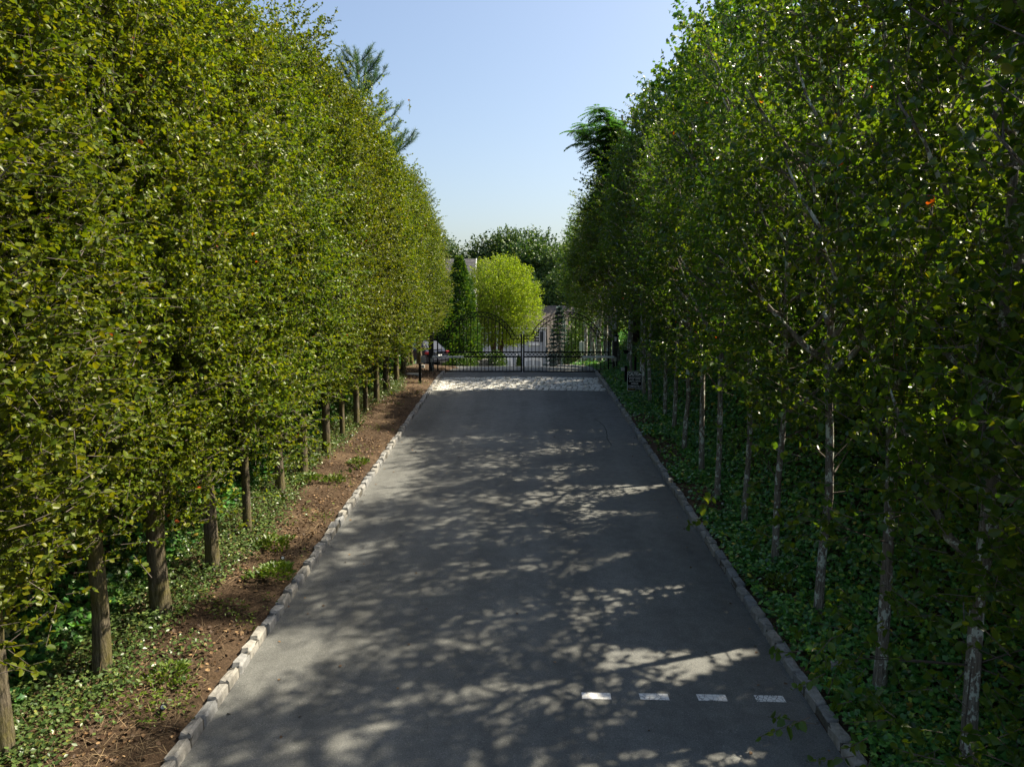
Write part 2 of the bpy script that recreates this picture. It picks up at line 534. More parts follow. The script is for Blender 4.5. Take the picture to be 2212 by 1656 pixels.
# stop line dashes (thin sheets 4 mm above the asphalt)
for i in range(4):
    x0 = 0.655 + i * 0.617
    y0 = 7.14
    vs = []
    for (x, y) in ((x0, y0), (x0 + 0.308, y0 - 0.004), (x0 + 0.308, y0 + 0.11), (x0 - 0.003, y0 + 0.112)):
        vs.append((x, y, droad(x, y) + 0.005))
    mb = MB(); mb.add(vs, [(0, 1, 2, 3)])
    mb.build('painted_dash', M['road_paint'], drive)
for i in range(4):
    x0 = -2.9 + i * 1.05
    vs = [(x, y, droad(x, y) + 0.012) for (x, y) in ((x0, 33.6), (x0 + 0.55, 33.6), (x0 + 0.55, 34.1), (x0, 34.1))]
    mb = MB(); mb.add(vs, [(0, 1, 2, 3)]); mb.build('painted_dash', M['road_paint'], drive)
# one crack in the asphalt
mb = MB()
pts = []
for k in range(15):
    t = k / 14
    y = 20.5 - 3.0 * t
    x = 2.15 + 0.10 * math.sin(5 * t) + 0.22 * t + random.uniform(-0.02, 0.02)
    pts.append((x, y))
for (xa, ya), (xb, yb) in zip(pts, pts[1:]):
    w = 0.011
    mb.add([(xa - w, ya, droad(xa, ya) + .005), (xa + w, ya, droad(xa, ya) + .005), (xb + w, yb, droad(xb, yb) + .005), (xb - w, yb, droad(xb, yb) + .005)], [(3, 2, 1, 0)])
mb.build('crack', M['rubber'], drive)


# ---------------------------------------------------------------- stones: kerbs and cobbles
def stone_mesh(name, lx, ly, lz, mat, seed, rough=0.07, c=0.025):
    rnd = random.Random(seed)
    mb = MB()
    mb.bevel_box(-lx / 2, lx / 2, -ly / 2, ly / 2, 0, lz, c)
    mb.v = [(x + rnd.uniform(-1, 1) * rough * lx * 0.35, y + rnd.uniform(-1, 1) * rough * ly * 0.35, z + rnd.uniform(-1, 1) * rough * lz * (1.0 if z > lz * .5 else 0)) for x, y, z in mb.v]
    return mb.mesh(name, mat)


kerb_meshes = [stone_mesh('kerb_stone', 0.122, 0.282 + 0.008 * (i % 3), 0.21, M['kerb_stone'], i, 0.09, 0.022) for i in range(9)]


def kerb(path, label):
    """path: list of (x,y) polyline; stones laid end to end"""
    P = [Vector((x, y)) for x, y in path]
    seg = [(b - a).length for a, b in zip(P, P[1:])]
    L = sum(seg)
    base = MB()
    n = int(L / 0.298)
    pos = []
    for i in range(n):
        s = (i + 0.5) * 0.298
        k = 0
        while k < len(seg) - 1 and s > seg[k]:
            s -= seg[k]; k += 1
        d = (P[k + 1] - P[k]).normalized()
        p = P[k] + d * s
        pos.append((p, d))
    vs = []
    for p, d in pos:
        nrm = Vector((d.y, -d.x))
        for w, h in ((-0.048, 0.0), (-0.048, 0.072), (0.048, 0.072), (0.048, 0.0)):
            q = p + nrm * w
            vs.append((q.x, q.y, zr(q.y) + h - (0.06 if h == 0 else 0)))
    fs = []
    for i in range(len(pos) - 1):
        for j in range(3):
            a = i * 4 + j
            fs.append((a, a + 1, a + 5, a + 4))
    base.add(vs, fs)
    kb = base.build('kerb', M['mortar'])
    tag(kb, kind='structure')
    for p, d in pos:
        ang = math.atan2(d.y, d.x) - math.pi / 2
        sl = (zr(p.y + 0.1) - zr(p.y - 0.1)) / 0.2 * d.y
        o = link('kerb_stone', random.choice(kerb_meshes), kb,
                 (p.x + random.uniform(-.012, .012), p.y, zr(p.y) - 0.105 + random.uniform(-0.010, 0.010)),
                 (math.atan(sl) + random.uniform(-.03, .03), random.uniform(-.04, .04), ang + random.choice([0, math.pi]) + random.uniform(-.025, .025)))
    return kb


kerb([(ROAD_L - 0.06, 2.5), (ROAD_L - 0.06, 29.6)], '')
kerb([(ROAD_R + 0.06, 2.5), (ROAD_R + 0.06, 43.0), (2.99, 45.5), (2.35, 47.3)], '')

# cobble apron in front of the gate
CY0, CY1 = 24.9, 27.75
vs = [(x, y, droad(x, y) + 0.006) for y in np.linspace(CY0, CY1, 8) for x in np.linspace(ROAD_L + .02, ROAD_R - .02, 9)]
fs = [(j * 9 + i, j * 9 + i + 1, j * 9 + i + 10, j * 9 + i + 9) for j in range(7) for i in range(8)]
mb = MB(); mb.add(vs, fs)
M['joint'] = plain('joint', (0.16, 0.15, 0.12), 0.95, var=0.5, scale=14, bmp=0.4)
apron = mb.build('cobble_apron', M['joint']); tag(apron, kind='structure')
cob_meshes = [stone_mesh('cobble', 0.182 + 0.012 * (i % 2), 0.205 + 0.01 * (i % 3), 0.09, M['cobble'], 50 + i, 0.16, 0.016) for i in range(8)]
rows = 12
rest_v = MB()
cnt = 0
for r_ in range(rows):
    y = CY0 + (r_ + 0.5) * (CY1 - CY0) / rows
    x = ROAD_L + 0.12 + (0.1 if r_ % 2 else 0.0)
    while x < ROAD_R - 0.10:
        w = random.uniform(0.92, 1.1)
        me = random.choice(cob_meshes)
        loc = (x, y + random.uniform(-.012, .012), droad(x, y) - 0.072 + random.uniform(-.008, .006))
        rot = (math.atan(0.06) + random.uniform(-.03, .03), random.uniform(-.03, .03), random.uniform(-.07, .07) + random.choice([0, math.pi]))
        if cnt < 300:
            link('cobble', me, apron, loc, rot, (w, 1, 1)); cnt += 1
        else:
            mat = Matrix.LocRotScale(Vector(loc), Matrix.Rotation(rot[0], 3, 'X') @ Matrix.Rotation(rot[2], 3, 'Z'), Vector((w, 1, 1)))
            rest_v.add([mat @ v.co for v in me.vertices], [tuple(p.vertices) for p in me.polygons])
        x += 0.2 * w
if rest_v.v:
    o = rest_v.build('cobble', M['cobble'], apron); tag(o, kind='stuff')

# ---------------------------------------------------------------- foliage tools (numpy)
T_OVATE = (np.array([(0, 0, 0), (0.28, 0.36, 0.07), (0.72, 0.29, 0.05), (1, 0, -0.10), (0.28, -0.36, 0.07), (0.72, -0.29, 0.05)]), np.array([(0, 3, 2, 1), (0, 4, 5, 3)]))
T_DIAMOND = (np.array([(0, 0, 0), (0.45, 0.27, 0.05), (1, 0, -0.05), (0.45, -0.27, 0.05)]), np.array([(0, 2, 1), (0, 3, 2)]))
T_IVY = (np.array([(0, 0, 0), (-0.12, 0.42, 0.02), (0.30, 0.26, 0.05), (0.45, 0.52, 0.0), (1, 0, -0.08), (-0.12, -0.42, 0.02), (0.30, -0.26, 0.05), (0.45, -0.52, 0.0)]),
         np.array([(0, 2, 1), (0, 4, 2), (2, 4, 3), (0, 5, 6), (0, 6, 4), (6, 7, 4)]))
T_MAPLE = T_IVY
T_NEEDLE = (np.array([(0, 0.012, 0), (1, 0, 0), (0, -0.012, 0)]), np.array([(0, 2, 1)]))
T_SPRAY = (np.array([(0, 0, 0), (0.35, 0.16, 0.02), (0.8, 0.2, 0.0), (1, 0.02, -0.02), (0.75, -0.22, 0.0), (0.3, -0.12, 0.02)]), np.array([(0, 3, 2, 1), (0, 5, 4, 3)]))


def nrm(a):
    return a / np.maximum(np.linalg.norm(a, axis=-1, keepdims=True), 1e-9)


def leaves(name, P, D, Nn, L, mat, tpl, rg, wid=1.0, tint=None):
    """one mesh holding a leaf at each P, pointing along D, facing Nn"""
    tv, tf = tpl
    D = nrm(D)
    Nn = nrm(Nn - D * np.sum(Nn * D, -1, keepdims=True))
    Bt = np.cross(Nn, D)
    L = np.broadcast_to(np.asarray(L, float), (len(P),))
    u = tv[:, 0][None, :, None]; v = tv[:, 1][None, :, None] * wid; w = tv[:, 2][None, :, None]
    V = P[:, None, :] + L[:, None, None] * (D[:, None, :] * u + Bt[:, None, :] * v + Nn[:, None, :] * w)
    n, k = len(P), len(tv)
    F = (tf[None, :, :] + (np.arange(n) * k)[:, None, None]).reshape(-1, tf.shape[1])
    if tint is None: tint = rg.random(n)
    return mesh_np(name, V.reshape(-1, 3), F, mat, np.repeat(tint, k))


def lump(p, rg_seed, f=1.6):
    r = np.random.default_rng(rg_seed)
    s = np.zeros(len(p))
    for i in range(5):
        k = r.normal(size=3) * f * (1 + 0.5 * i)
        s += np.sin(p @ k + r.random() * 6.28) / (1 + 0.35 * i)
    return s / 2.2


def twigs_leaves(O, Dt, Lt, k, rg, droop=0.25, spread=0.9, lo=0.15):
    """leaf positions along twigs; returns P, D, N"""
    n = len(O)
    s = lo + (1 - lo) * (np.arange(k)[None, :] + rg.random((n, k))) / k
    P = O[:, None, :] + Dt[:, None, :] * (Lt[:, None] * s)[..., None]
    D = Dt[:, None, :] * 0.45 + rg.normal(size=(n, k, 3)) * spread * 0.6 + np.array([0, 0, -droop])
    N = np.array([0, 0, 0.65]) + Dt[:, None, :] * 0.35 + rg.normal(size=(n, k, 3)) * 0.72
    return P.reshape(-1, 3), D.reshape(-1, 3), N.reshape(-1, 3)


def sticks(O, E, r0, r1):
    """three sided sticks for twigs, returned as (verts, quads)"""
    d = nrm(E - O)
    a = nrm(np.cross(d, np.array([0.3, 0.2, 0.93])))
    b = np.cross(d, a)
    V = []
    for (c, r) in ((O, r0), (E, r1)):
        for t in (0, 2.094, 4.189):
            V.append(c + (a * math.cos(t) + b * math.sin(t)) * r)
    V = np.stack(V, 1)
    n = len(O)
    q = np.array([(0, 3, 4, 1), (1, 4, 5, 2), (2, 5, 3, 0)])
    F = (q[None] + (np.arange(n) * 6)[:, None, None]).reshape(-1, 4)
    return V.reshape(-1, 3), F


def trunk_mesh(name, pts, rad, mat, n=14, seed=0, rough=0.06):
    mb = MB()
    mb.tube(pts, rad, n)
    rnd = np.random.default_rng(seed)
    v = np.array(mb.v)
    ctr = np.repeat(np.array([tuple(p) for p in pts]), n, 0)
    ang = np.tile(np.arange(n), len(pts))
    ridge = rnd.normal(size=n)[ang] * 0.6 + rnd.normal(size=len(v)) * 0.5
    v = ctr + (v - ctr) * (1 + rough * ridge)[:, None]
    mb.v = [tuple(p) for p in v]
    return mb.mesh(name, mat, True)


def make_pear(seed, H, zb, prof, n_shell, leaf_k, leaf_len, leaf_mat, bark, r0=0.11, crook=0.05, n_limb=20, thr=-0.5, low=0, sparse_in=0.6, sprouts=26, leaf_tpl=T_OVATE, plumes=0, plume_amt=0.7):
    rg = np.random.default_rng(seed)
    pt = np.array([p[0] for p in prof]); pr = np.array([p[1] for p in prof])
    env = lambda z: np.interp((z - zb) / (H - zb), pt, pr)
    # trunk
    zz = np.array([-0.25, 0.0, 0.12, 0.4, 0.9, 1.5, 2.2, 3.0, 4.0, 5.2, 6.4, H * 0.9])
    ph = rg.random(4) * 6.28
    wob = lambda z: np.stack([crook * (np.sin(z * 0.9 + ph[0]) + 0.5 * np.sin(z * 2.3 + ph[1])) * np.clip(z / 1.5, 0, 1), crook * (np.sin(z * 0.8 + ph[2]) + 0.5 * np.sin(z * 2.1 + ph[3])) * np.clip(z / 1.5, 0, 1)], -1)
    w = wob(zz)
    tp = [(w[i, 0], w[i, 1], zz[i]) for i in range(len(zz))]
    tr = lambda z: r0 * np.clip(1 - z / H, 0.06, 1) ** 0.75
    rad = [float(tr(max(z, 0)) * (1.16 if z <= 0 else 1.07 if z < 0.2 else 1.0)) for z in zz]
    tme = trunk_mesh('trunk', tp, rad, bark, 12, seed)
    # limbs
    mb = MB()
    seco_o, seco_e = [], []
    for i in range(n_limb):
        t = (i + rg.random()) / n_limb
        z0 = zb * 0.88 + (H * 0.82 - zb * 0.88) * t
        az = i * 2.39996 + rg.normal() * 0.3
        z1 = min(z0 + rg.uniform(0.8, 1.7), H * 0.97)
        rr = max(env(z1), 0.2) * rg.uniform(0.7, 0.97)
        p0 = np.array([*wob(np.array([z0]))[0], z0])
        p3 = np.array([p0[0] + rr * math.cos(az), p0[1] + rr * math.sin(az), z1])
        pts = []
        for s in np.linspace(0, 1, 6):
            q = p0 + (p3 - p0) * np.array([s ** 0.85, s ** 0.85, s ** 1.25])
            q = q + rg.normal(size=3) * 0.03 * (0 < s < 1)
            pts.append(q)
        ra = min(0.55 * float(tr(z0)), 0.05)
        mb.tube(pts, [ra * (1 - 0.85 * s) + 0.004 for s in np.linspace(0, 1, 6)], 6)
        for k in range(6):
            s = rg.uniform(0.25, 1.0) * 5
            j = min(int(s), 4)
            o = pts[j] + (pts[j + 1] - pts[j]) * (s - j)
            a2 = az + rg.normal() * 0.9
            d = np.array([math.cos(a2) * 0.7, math.sin(a2) * 0.7, rg.uniform(0.1, 0.9)])
            d /= np.linalg.norm(d)
            seco_o.append(o); seco_e.append(o + d * rg.uniform(0.3, 0.75))
    bme = mb.mesh('branches', bark, True)
    so, se = np.array(seco_o), np.array(seco_e)
    # twigs on secondaries
    m = 7 if n_shell > 2000 else 3
    s = rg.random((len(so), m))
    O1 = (so[:, None] + (se - so)[:, None] * s[..., None]).reshape(-1, 3)
    rad_dir = nrm(np.concatenate([O1[:, :2], np.zeros((len(O1), 1))], 1) + 1e-6)
    D1 = nrm(rad_dir * 0.55 + np.array([0, 0, 0.35]) + rg.normal(size=O1.shape) * 0.55)
    L1 = rg.uniform(0.15, 0.4, len(O1))
    # twigs in the shell of the crown
    n0 = int(n_shell * 1.9)
    tt = rg.random(n0) ** 0.95
    z = zb + (H - zb) * tt
    az = rg.random(n0) * 6.283
    rf = 1 - sparse_in * rg.random(n0) ** 1.5
    pr0 = np.stack([np.cos(az), np.sin(az), z * 0.55], -1)
    lum = lump(pr0 * np.array([1.0, 1.0, 1.0]) * 1.3, seed + 99, 1.15)
    if plumes:
        zc = zb + (H - zb) * (0.04 + 0.9 * (np.arange(plumes) + rg.random(plumes)) / plumes)
        ac = np.arange(plumes) * 2.39996 + rg.normal(size=plumes) * 0.35
        rc = env(zc) * rg.uniform(0.55, 0.92, plumes)
        ip = rg.integers(0, plumes, n0)
        sg = rg.uniform(0.16, 0.30, plumes)[ip]
        q = rg.normal(size=(n0, 3)) * np.stack([sg, sg, sg * 1.9], -1)
        px_, py_, pz_ = rc[ip] * np.cos(ac[ip]) + q[:, 0], rc[ip] * np.sin(ac[ip]) + q[:, 1], zc[ip] + q[:, 2]
        use = rg.random(n0) < plume_amt
        z = np.where(use, np.clip(pz_, zb - 0.25, H + 0.25), z)
        az = np.where(use, np.arctan2(py_, px_), az)
    keep = (rg.random(n0) < np.interp(env(z), [0, pr.max()], [0.12, 1])) & (lum > thr + 0.7 * (rg.random(n0) - 0.5))
    rr = env(z) * rf * (1 + 0.24 * lum)
    if plumes:
        rr = np.where(use, np.hypot(px_, py_), rr)
        keep = np.where(use, rg.random(n0) < 0.62, keep)
    O2 = np.stack([rr * np.cos(az), rr * np.sin(az), z], -1)[keep]
    rd = np.stack([np.cos(az), np.sin(az), np.zeros(n0)], -1)[keep]
    D2 = nrm(rd * 0.6 + np.array([0, 0, 0.45]) + rg.normal(size=O2.shape) * 0.5)
    L2 = rg.uniform(0.16, 0.42, len(O2))
    O = np.concatenate([O1, O2]); D = np.concatenate([D1, D2]); L = np.concatenate([L1, L2])
    if low:
        # sparse sprays hanging below the main crown
        nl = low
        ctr = np.stack([rg.normal(size=7) * 0.55, rg.normal(size=7) * 0.55, zb - rg.uniform(0.1, 1.3, 7)], -1)
        c = ctr[rg.integers(0, 7, nl)]
        O3 = c + rg.normal(size=(nl, 3)) * np.array([0.28, 0.28, 0.16])
        D3 = nrm(np.concatenate([c[:, :2], np.zeros((nl, 1))], 1) + rg.normal(size=(nl, 3)) * 0.5 + np.array([0, 0, .1]))
        O = np.concatenate([O, O3]); D = np.concatenate([D, D3]); L = np.concatenate([L, rg.uniform(.15, .35, nl)])
        for q in ctr:
            zt = max(q[2] - 0.5, 0.9)
            mb2 = [np.array([*wob(np.array([zt]))[0], zt]), q * np.array([.5, .5, 1]) + np.array([0, 0, -.02]), q]
            seco_o.append(mb2[0]); seco_e.append(mb2[2])
    P, DD, NN = twigs_leaves(O, D, L, leaf_k, rg)
    # upright shoots breaking the outline
    if sprouts:
        tz = rg.uniform(0.45, 0.99, sprouts)
        z = zb + (H - zb) * tz
        az = rg.random(sprouts) * 6.283
        rr = env(z) * rg.uniform(0.55, 1.0, sprouts)
        Os = np.stack([rr * np.cos(az), rr * np.sin(az), z], -1)
        Ds = nrm(np.stack([np.cos(az) * 0.25, np.sin(az) * 0.25, np.ones(sprouts)], -1) + rg.normal(size=(sprouts, 3)) * 0.12)
        Ls = rg.uniform(0.45, 0.95, sprouts)
        Ps, DDs, NNs = twigs_leaves(Os, Ds, Ls, 13, rg, 0.3, 1.0, 0.3)
        P = np.concatenate([P, Ps]); DD = np.concatenate([DD, DDs]); NN = np.concatenate([NN, NNs])
        O = np.concatenate([O, Os]); D = np.concatenate([D, Ds]); L = np.concatenate([L, Ls])
    so, se = np.array(seco_o), np.array(seco_e)
    sv1, sf1 = sticks(so, se, 0.010, 0.004)
    sv2, sf2 = sticks(O, O + D * L[:, None], 0.0042, 0.002)
    twme = mesh_np('twigs', np.concatenate([sv1, sv2]), np.concatenate([sf1, sf2 + len(sv1)]), M['twig'])
    lum = lump(P * 0.6, seed + 5, 1.2)
    tint = np.clip(rg.beta(2.2, 2.2, len(P)) * 0.86 + 0.05 * lum, 0, 0.965)
    red = rg.random(len(P)) < 0.0014
    tint[red] = rg.uniform(0.985, 1.0, red.sum())
    cme = leaves('crown', P, DD, NN, leaf_len * rg.uniform(0.5, 1.35, len(P)), leaf_mat, leaf_tpl, rg, 1.0, tint)
    return dict(trunk=tme, branches=bme, twigs=twme, crown=cme)


def place_tree(name, parts, loc, rz, s=1.0, sz=None, tw=1.0, label='', cat='tree', group=None):
    e = empty(name, loc, rz)
    e.scale = (s, s, sz or s)
    for k, me in parts.items():
        o = link(k, me, e)
        if k == 'trunk': o.scale = (tw, tw, 1)
    tag(e, label, cat, group)
    return e


PROF_L = [(0, 0.75), (0.07, 1.2), (0.2, 1.42), (0.42, 1.48), (0.62, 1.25), (0.8, 0.85), (0.92, 0.5), (1.0, 0.1)]
PROF_R = [(0, 0.4), (0.1, 0.8), (0.28, 1.2), (0.5, 1.35), (0.7, 1.1), (0.85, 0.7), (0.95, 0.33), (1.0, 0.08)]
left_vars = [make_pear(11 + i, 8.6 + 0.25 * (i % 3), 1.85 + 0.12 * i, PROF_L, 6400, 13, 0.050, M['pear_leaf'], M['bark_left'], crook=0.03, thr=-0.1, plumes=40, plume_amt=0.82) for i in range(4)]
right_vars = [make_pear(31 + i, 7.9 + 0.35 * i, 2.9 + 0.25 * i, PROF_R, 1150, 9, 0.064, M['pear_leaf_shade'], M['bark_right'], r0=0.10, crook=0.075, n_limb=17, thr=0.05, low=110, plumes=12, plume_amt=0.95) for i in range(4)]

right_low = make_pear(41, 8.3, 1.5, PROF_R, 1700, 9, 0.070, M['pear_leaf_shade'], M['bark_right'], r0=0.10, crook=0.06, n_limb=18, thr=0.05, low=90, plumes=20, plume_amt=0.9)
ORD = ['first', 'second', 'third', 'fourth', 'fifth', 'sixth', 'seventh', 'eighth', 'ninth', 'tenth', 'eleventh', 'twelfth', 'thirteenth', 'fourteenth', 'fifteenth', 'sixteenth', 'seventeenth', 'eighteenth', 'nineteenth', 'twentieth', 'twenty-first', 'twenty-second']
# positions read off the photograph (distance along the drive from where each trunk meets the verge)
LT = [(3.6, -4.75, .10), (5.2, -4.8, .10), (6.65, -4.89, .095), (7.93, -4.72, .095), (9.33, -4.76, .125), (10.7, -4.68, .105), (12.1, -4.69, .072), (14.1, -4.81, .09), (15.3, -4.72, .11), (16.9, -4.66, .10),
      (18.5, -4.68, .07), (19.8, -4.61, .09), (21.7, -4.77, .08), (23.15, -4.73, .095), (24.9, -4.73, .12), (26.9, -4.74, .10), (28.9, -4.81, .10)]
LTf = [(30.6, -4.95, .095), (32.4, -5.05, .1), (34.2, -4.9, .11), (35.6, -5.2, .1)]
fixd = lambda d: (d - 0.108 * (4.64 - 0.0673 * d)) / 0.994      # distance along the view axis -> distance along the drive
def lifted(d, x, r):
    y = fixd(d)
    for _ in range(3):
        t = 1 - (float(gz(x * 1.0, y)) - zr(y)) / CAM_H if abs(x) < 9 else 1
        break
    return (y * t, x * t, r)


LT = [lifted(*q) for q in LT]
rnd = random.Random(3)
N = len(LT)
for i, (y, x, r) in enumerate(LT):
    s = 1.0 + rnd.uniform(-0.1, 0.1)
    place_tree('pear_tree', left_vars[(i * 3 + i // 4) % 4], (x, y, float(gz(x, y)) - 0.02), rnd.uniform(0, 6.28), s, rnd.uniform(0.86, 0.99) * (0.93 if y > 19 else 1.0), r / 0.11 * 0.95 / s,
               f'leafy olive-green pear tree on the bare earth verge, {ORD[N - 1 - i]} trunk downhill from the gate', 'pear tree', 'pear trees along the bare earth verge')
for i, (y, x, r) in enumerate(LTf):
    s = 0.92 + rnd.uniform(-0.04, 0.03)
    place_tree('pear_tree', left_vars[(i + 1) % 4], (x, y, float(gz(x, y)) - 0.02), rnd.uniform(0, 6.28), s, s * 0.92, r / 0.11,
               f'pear tree beyond the gate on the parked car side, {ORD[i]} trunk past the gate post', 'pear tree', 'pear trees beyond the gate beside the car court')
RT = [(3.4, 4.1, .10), (5.0, 4.15, .09), (6.6, 4.13, .10), (7.8, 3.92, .095), (9.37, 3.91, .085), (11.04, 3.94, .08), (12.6, 3.95, .075), (13.9, 3.83, .085), (15.65, 3.97, .085), (17.4, 4.0, .085),
      (19.5, 4.2, .085), (21.2, 4.29, .085), (22.9, 4.15, .09), (24.3, 4.2, .085), (25.8, 4.35, .09), (27.4, 4.25, .085)]
RTf = [(29.6, 4.5, .085), (31.2, 4.25, .11), (32.8, 4.3, .12), (34.3, 4.2, .12), (36.0, 4.35, .13), (37.6, 4.2, .12), (39.4, 4.3, .12), (41.2, 4.2, .13), (43.2, 4.35, .12), (45.4, 4.1, .12)]
RT = [lifted(*q) for q in RT]
N = len(RT)
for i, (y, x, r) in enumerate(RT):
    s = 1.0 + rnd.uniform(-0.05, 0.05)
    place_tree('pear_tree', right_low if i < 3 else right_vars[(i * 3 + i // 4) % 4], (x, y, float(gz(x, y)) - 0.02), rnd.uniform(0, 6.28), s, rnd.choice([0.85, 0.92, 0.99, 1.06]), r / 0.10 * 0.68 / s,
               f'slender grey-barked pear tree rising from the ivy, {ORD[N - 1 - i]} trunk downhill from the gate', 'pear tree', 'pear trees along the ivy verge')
for i, (y, x, r) in enumerate(RTf):
    s = 1.38 + rnd.uniform(-0.05, 0.05)
    place_tree('pear_tree', right_vars[(i * 3) % 4], (x, y, float(gz(x, y)) - 0.02), rnd.uniform(0, 6.28), s, s * 0.74, r / 0.10 / 1.3,
               f'pear tree in the dark row beyond the gate, {ORD[i]} trunk past the lantern post', 'pear tree', 'pear trees in the row beyond the lantern post')

# second rows standing on the banks
for i in range(15):
    y = 4.5 + i * 2.3 + rnd.uniform(-.4, .4); x = -7.6 + rnd.uniform(-.5, .4)
    s = 1.02 + rnd.uniform(-.05, .05)
    place_tree('pear_tree', left_vars[(i * 3 + 1) % 4], (x, y, float(gz(x, y)) - 0.05), rnd.uniform(0, 6.28), s, s * 0.86, 1.0,
               f'dark leafy pear tree on the bank behind the verge row, {ORD[14 - i]} down from the gate', 'pear tree', 'pear trees on the bank behind the verge row')
for i in range(5):
    y = 7.0 + i * 6.2 + rnd.uniform(-.5, .5); x = 8.0 + rnd.uniform(-.4, .6)
    s = 1.0 + rnd.uniform(-.08, .08)
    place_tree('pear_tree', right_vars[(i * 3 + 2) % 4], (x, y, float(gz(x, y)) - 0.05), rnd.uniform(0, 6.28), s, s * 0.85, 1.3,
               f'shaded slender tree on the bank behind the arborvitae, {ORD[4 - i]} down from the gate', 'pear tree', 'trees on the bank behind the grey-barked row')


# ---------------------------------------------------------------- other plants
def make_cedar(seed, H, r, n, mat, leaf=0.17, taper=1.0):
    rg = np.random.default_rng(seed)
    t = rg.random(n) ** 1.25
    z = 0.05 + t * (H - 0.1)
    az = rg.random(n) * 6.283
    prof = np.interp(t, [0, 0.08, 0.3, 0.6, 0.85, 1], [0.75, 1.0, 0.92, 0.68 * taper + 0.32 * (1 - taper) * 2, 0.36, 0.04])
    lum = lump(np.stack([np.cos(az) * 1.2, np.sin(az) * 1.2, z * 0.8], -1), seed, 2.2)
    rr = r * prof * (1 + 0.16 * lum) * (1 - 0.55 * rg.random(n) ** 2.2)
    P = np.stack([rr * np.cos(az), rr * np.sin(az), z], -1)
    rd = np.stack([np.cos(az), np.sin(az), np.zeros(n)], -1)
    D = rd * 0.55 + np.array([0, 0, 0.9]) + rg.normal(size=P.shape) * 0.35
    Nn = rd * 0.5 + rg.normal(size=P.shape) * 0.6
    crown = leaves('crown', P, D, Nn, leaf * rg.uniform(0.6, 1.3, n), mat, T_SPRAY, rg)
    tr = trunk_mesh('trunk', [(0, 0, -0.2), (0, 0, 0.1), (0.01, 0, H * 0.5), (0, 0, H * 0.9)], [0.09, 0.08, 0.05, 0.01], M['bark_dark'], 8, seed)
    return dict(trunk=tr, crown=crown)


def make_broad(seed, H, zb, r, n_tw, k, leaf, mat, bark, tpl=T_OVATE, flat=0.8, r0=0.2, thr=-0.35, stems=1, droop=0.25):
    rg = np.random.default_rng(seed)
    # crown made of overlapping boughs, each a rough ball of twigs
    nb = 26
    u = rg.random(nb); az = np.arange(nb) * 2.4 + rg.normal(size=nb) * .3
    zc = zb + (H - zb) * (0.12 + 0.76 * u)
    env = np.sqrt(np.clip(1 - ((zc - (zb + (H - zb) * 0.42)) / ((H - zb) * 0.6)) ** 2, 0.05, 1)) * r
    rc = env * np.sqrt(rg.uniform(0.15, 0.75, nb))
    C = np.stack([rc * np.cos(az), rc * np.sin(az), zc], -1)
    br = rg.uniform(0.28, 0.46, nb) * r
    ib = rg.integers(0, nb, n_tw)
    d = nrm(rg.normal(size=(n_tw, 3)))
    rad = br[ib] * rg.random(n_tw) ** 0.45
    O = C[ib] + d * rad[:, None] * np.array([1, 1, flat])
    keep = lump(O / r * 2.2, seed + 3, 2.0) > thr
    O = O[keep]; d = d[keep]
    D = nrm(d * 0.6 + np.array([0, 0, 0.3]) + rg.normal(size=O.shape) * 0.45)
    L = rg.uniform(0.6, 1.5, len(O)) * leaf * 3.2
    P, DD, NN = twigs_leaves(O, D, L, k, rg, droop)
    crown = leaves('crown', P, DD, NN, leaf * rg.uniform(0.65, 1.25, len(P)), mat, tpl, rg)
    mb = MB()
    for sidx in range(stems):
        a = sidx * 2.4
        off = np.array([math.cos(a), math.sin(a), 0]) * (0.25 if stems > 1 else 0)
        mb.tube([off + np.array([0, 0, -0.3]), off + np.array([0, 0, 0.1]), off * 1.8 + np.array([0, 0, zb]), off * 3.2 + np.array([0, 0, zb + (H - zb) * 0.6])],
                [r0 * 1.2, r0, r0 * 0.75, r0 * 0.15], 10)
    tr = mb.mesh('trunk', bark, True)
    mb = MB()
    for c in C:
        z0 = zb * 0.7 + (c[2] - zb * 0.7) * 0.45
        mb.tube([(0, 0, z0), (c[0] * 0.45, c[1] * 0.45, z0 + (c[2] - z0) * 0.55), tuple(c)], [r0 * 0.42, r0 * 0.25, r0 * 0.06], 6)
    bm = mb.mesh('branches', bark, True)
    return dict(trunk=tr, branches=bm, crown=crown)


def make_shrub(seed, H, r, n, leaf, mat, tpl=T_OVATE):
    rg = np.random.default_rng(seed)
    d = nrm(rg.normal(size=(n, 3))); d[:, 2] = np.abs(d[:, 2])
    lum = lump(d * 1.5, seed, 2.2)
    rad = (1 + 0.2 * lum) * (1 - 0.6 * rg.random(n) ** 2)
    P = d * rad[:, None] * np.array([r, r, H])
    D = d * 0.7 + np.array([0, 0, 0.3]) + rg.normal(size=P.shape) * 0.5
    Nn = d * 0.5 + np.array([0, 0, 0.6]) + rg.normal(size=P.shape) * 0.5
    crown = leaves('crown', P, D, Nn, leaf * rg.uniform(0.6, 1.25, n), mat, tpl, rg)
    mb = MB()
    for i in range(6):
        a = i * 1.05
        mb.tube([(0.05 * math.cos(a), 0.05 * math.sin(a), -0.1), (r * .25 * math.cos(a), r * .25 * math.sin(a), H * .4), (r * .5 * math.cos(a), r * .5 * math.sin(a), H * .75)], [0.022, 0.015, 0.005], 5)
    return dict(stems=mb.mesh('stems', M['bark_dark'], True), crown=crown)


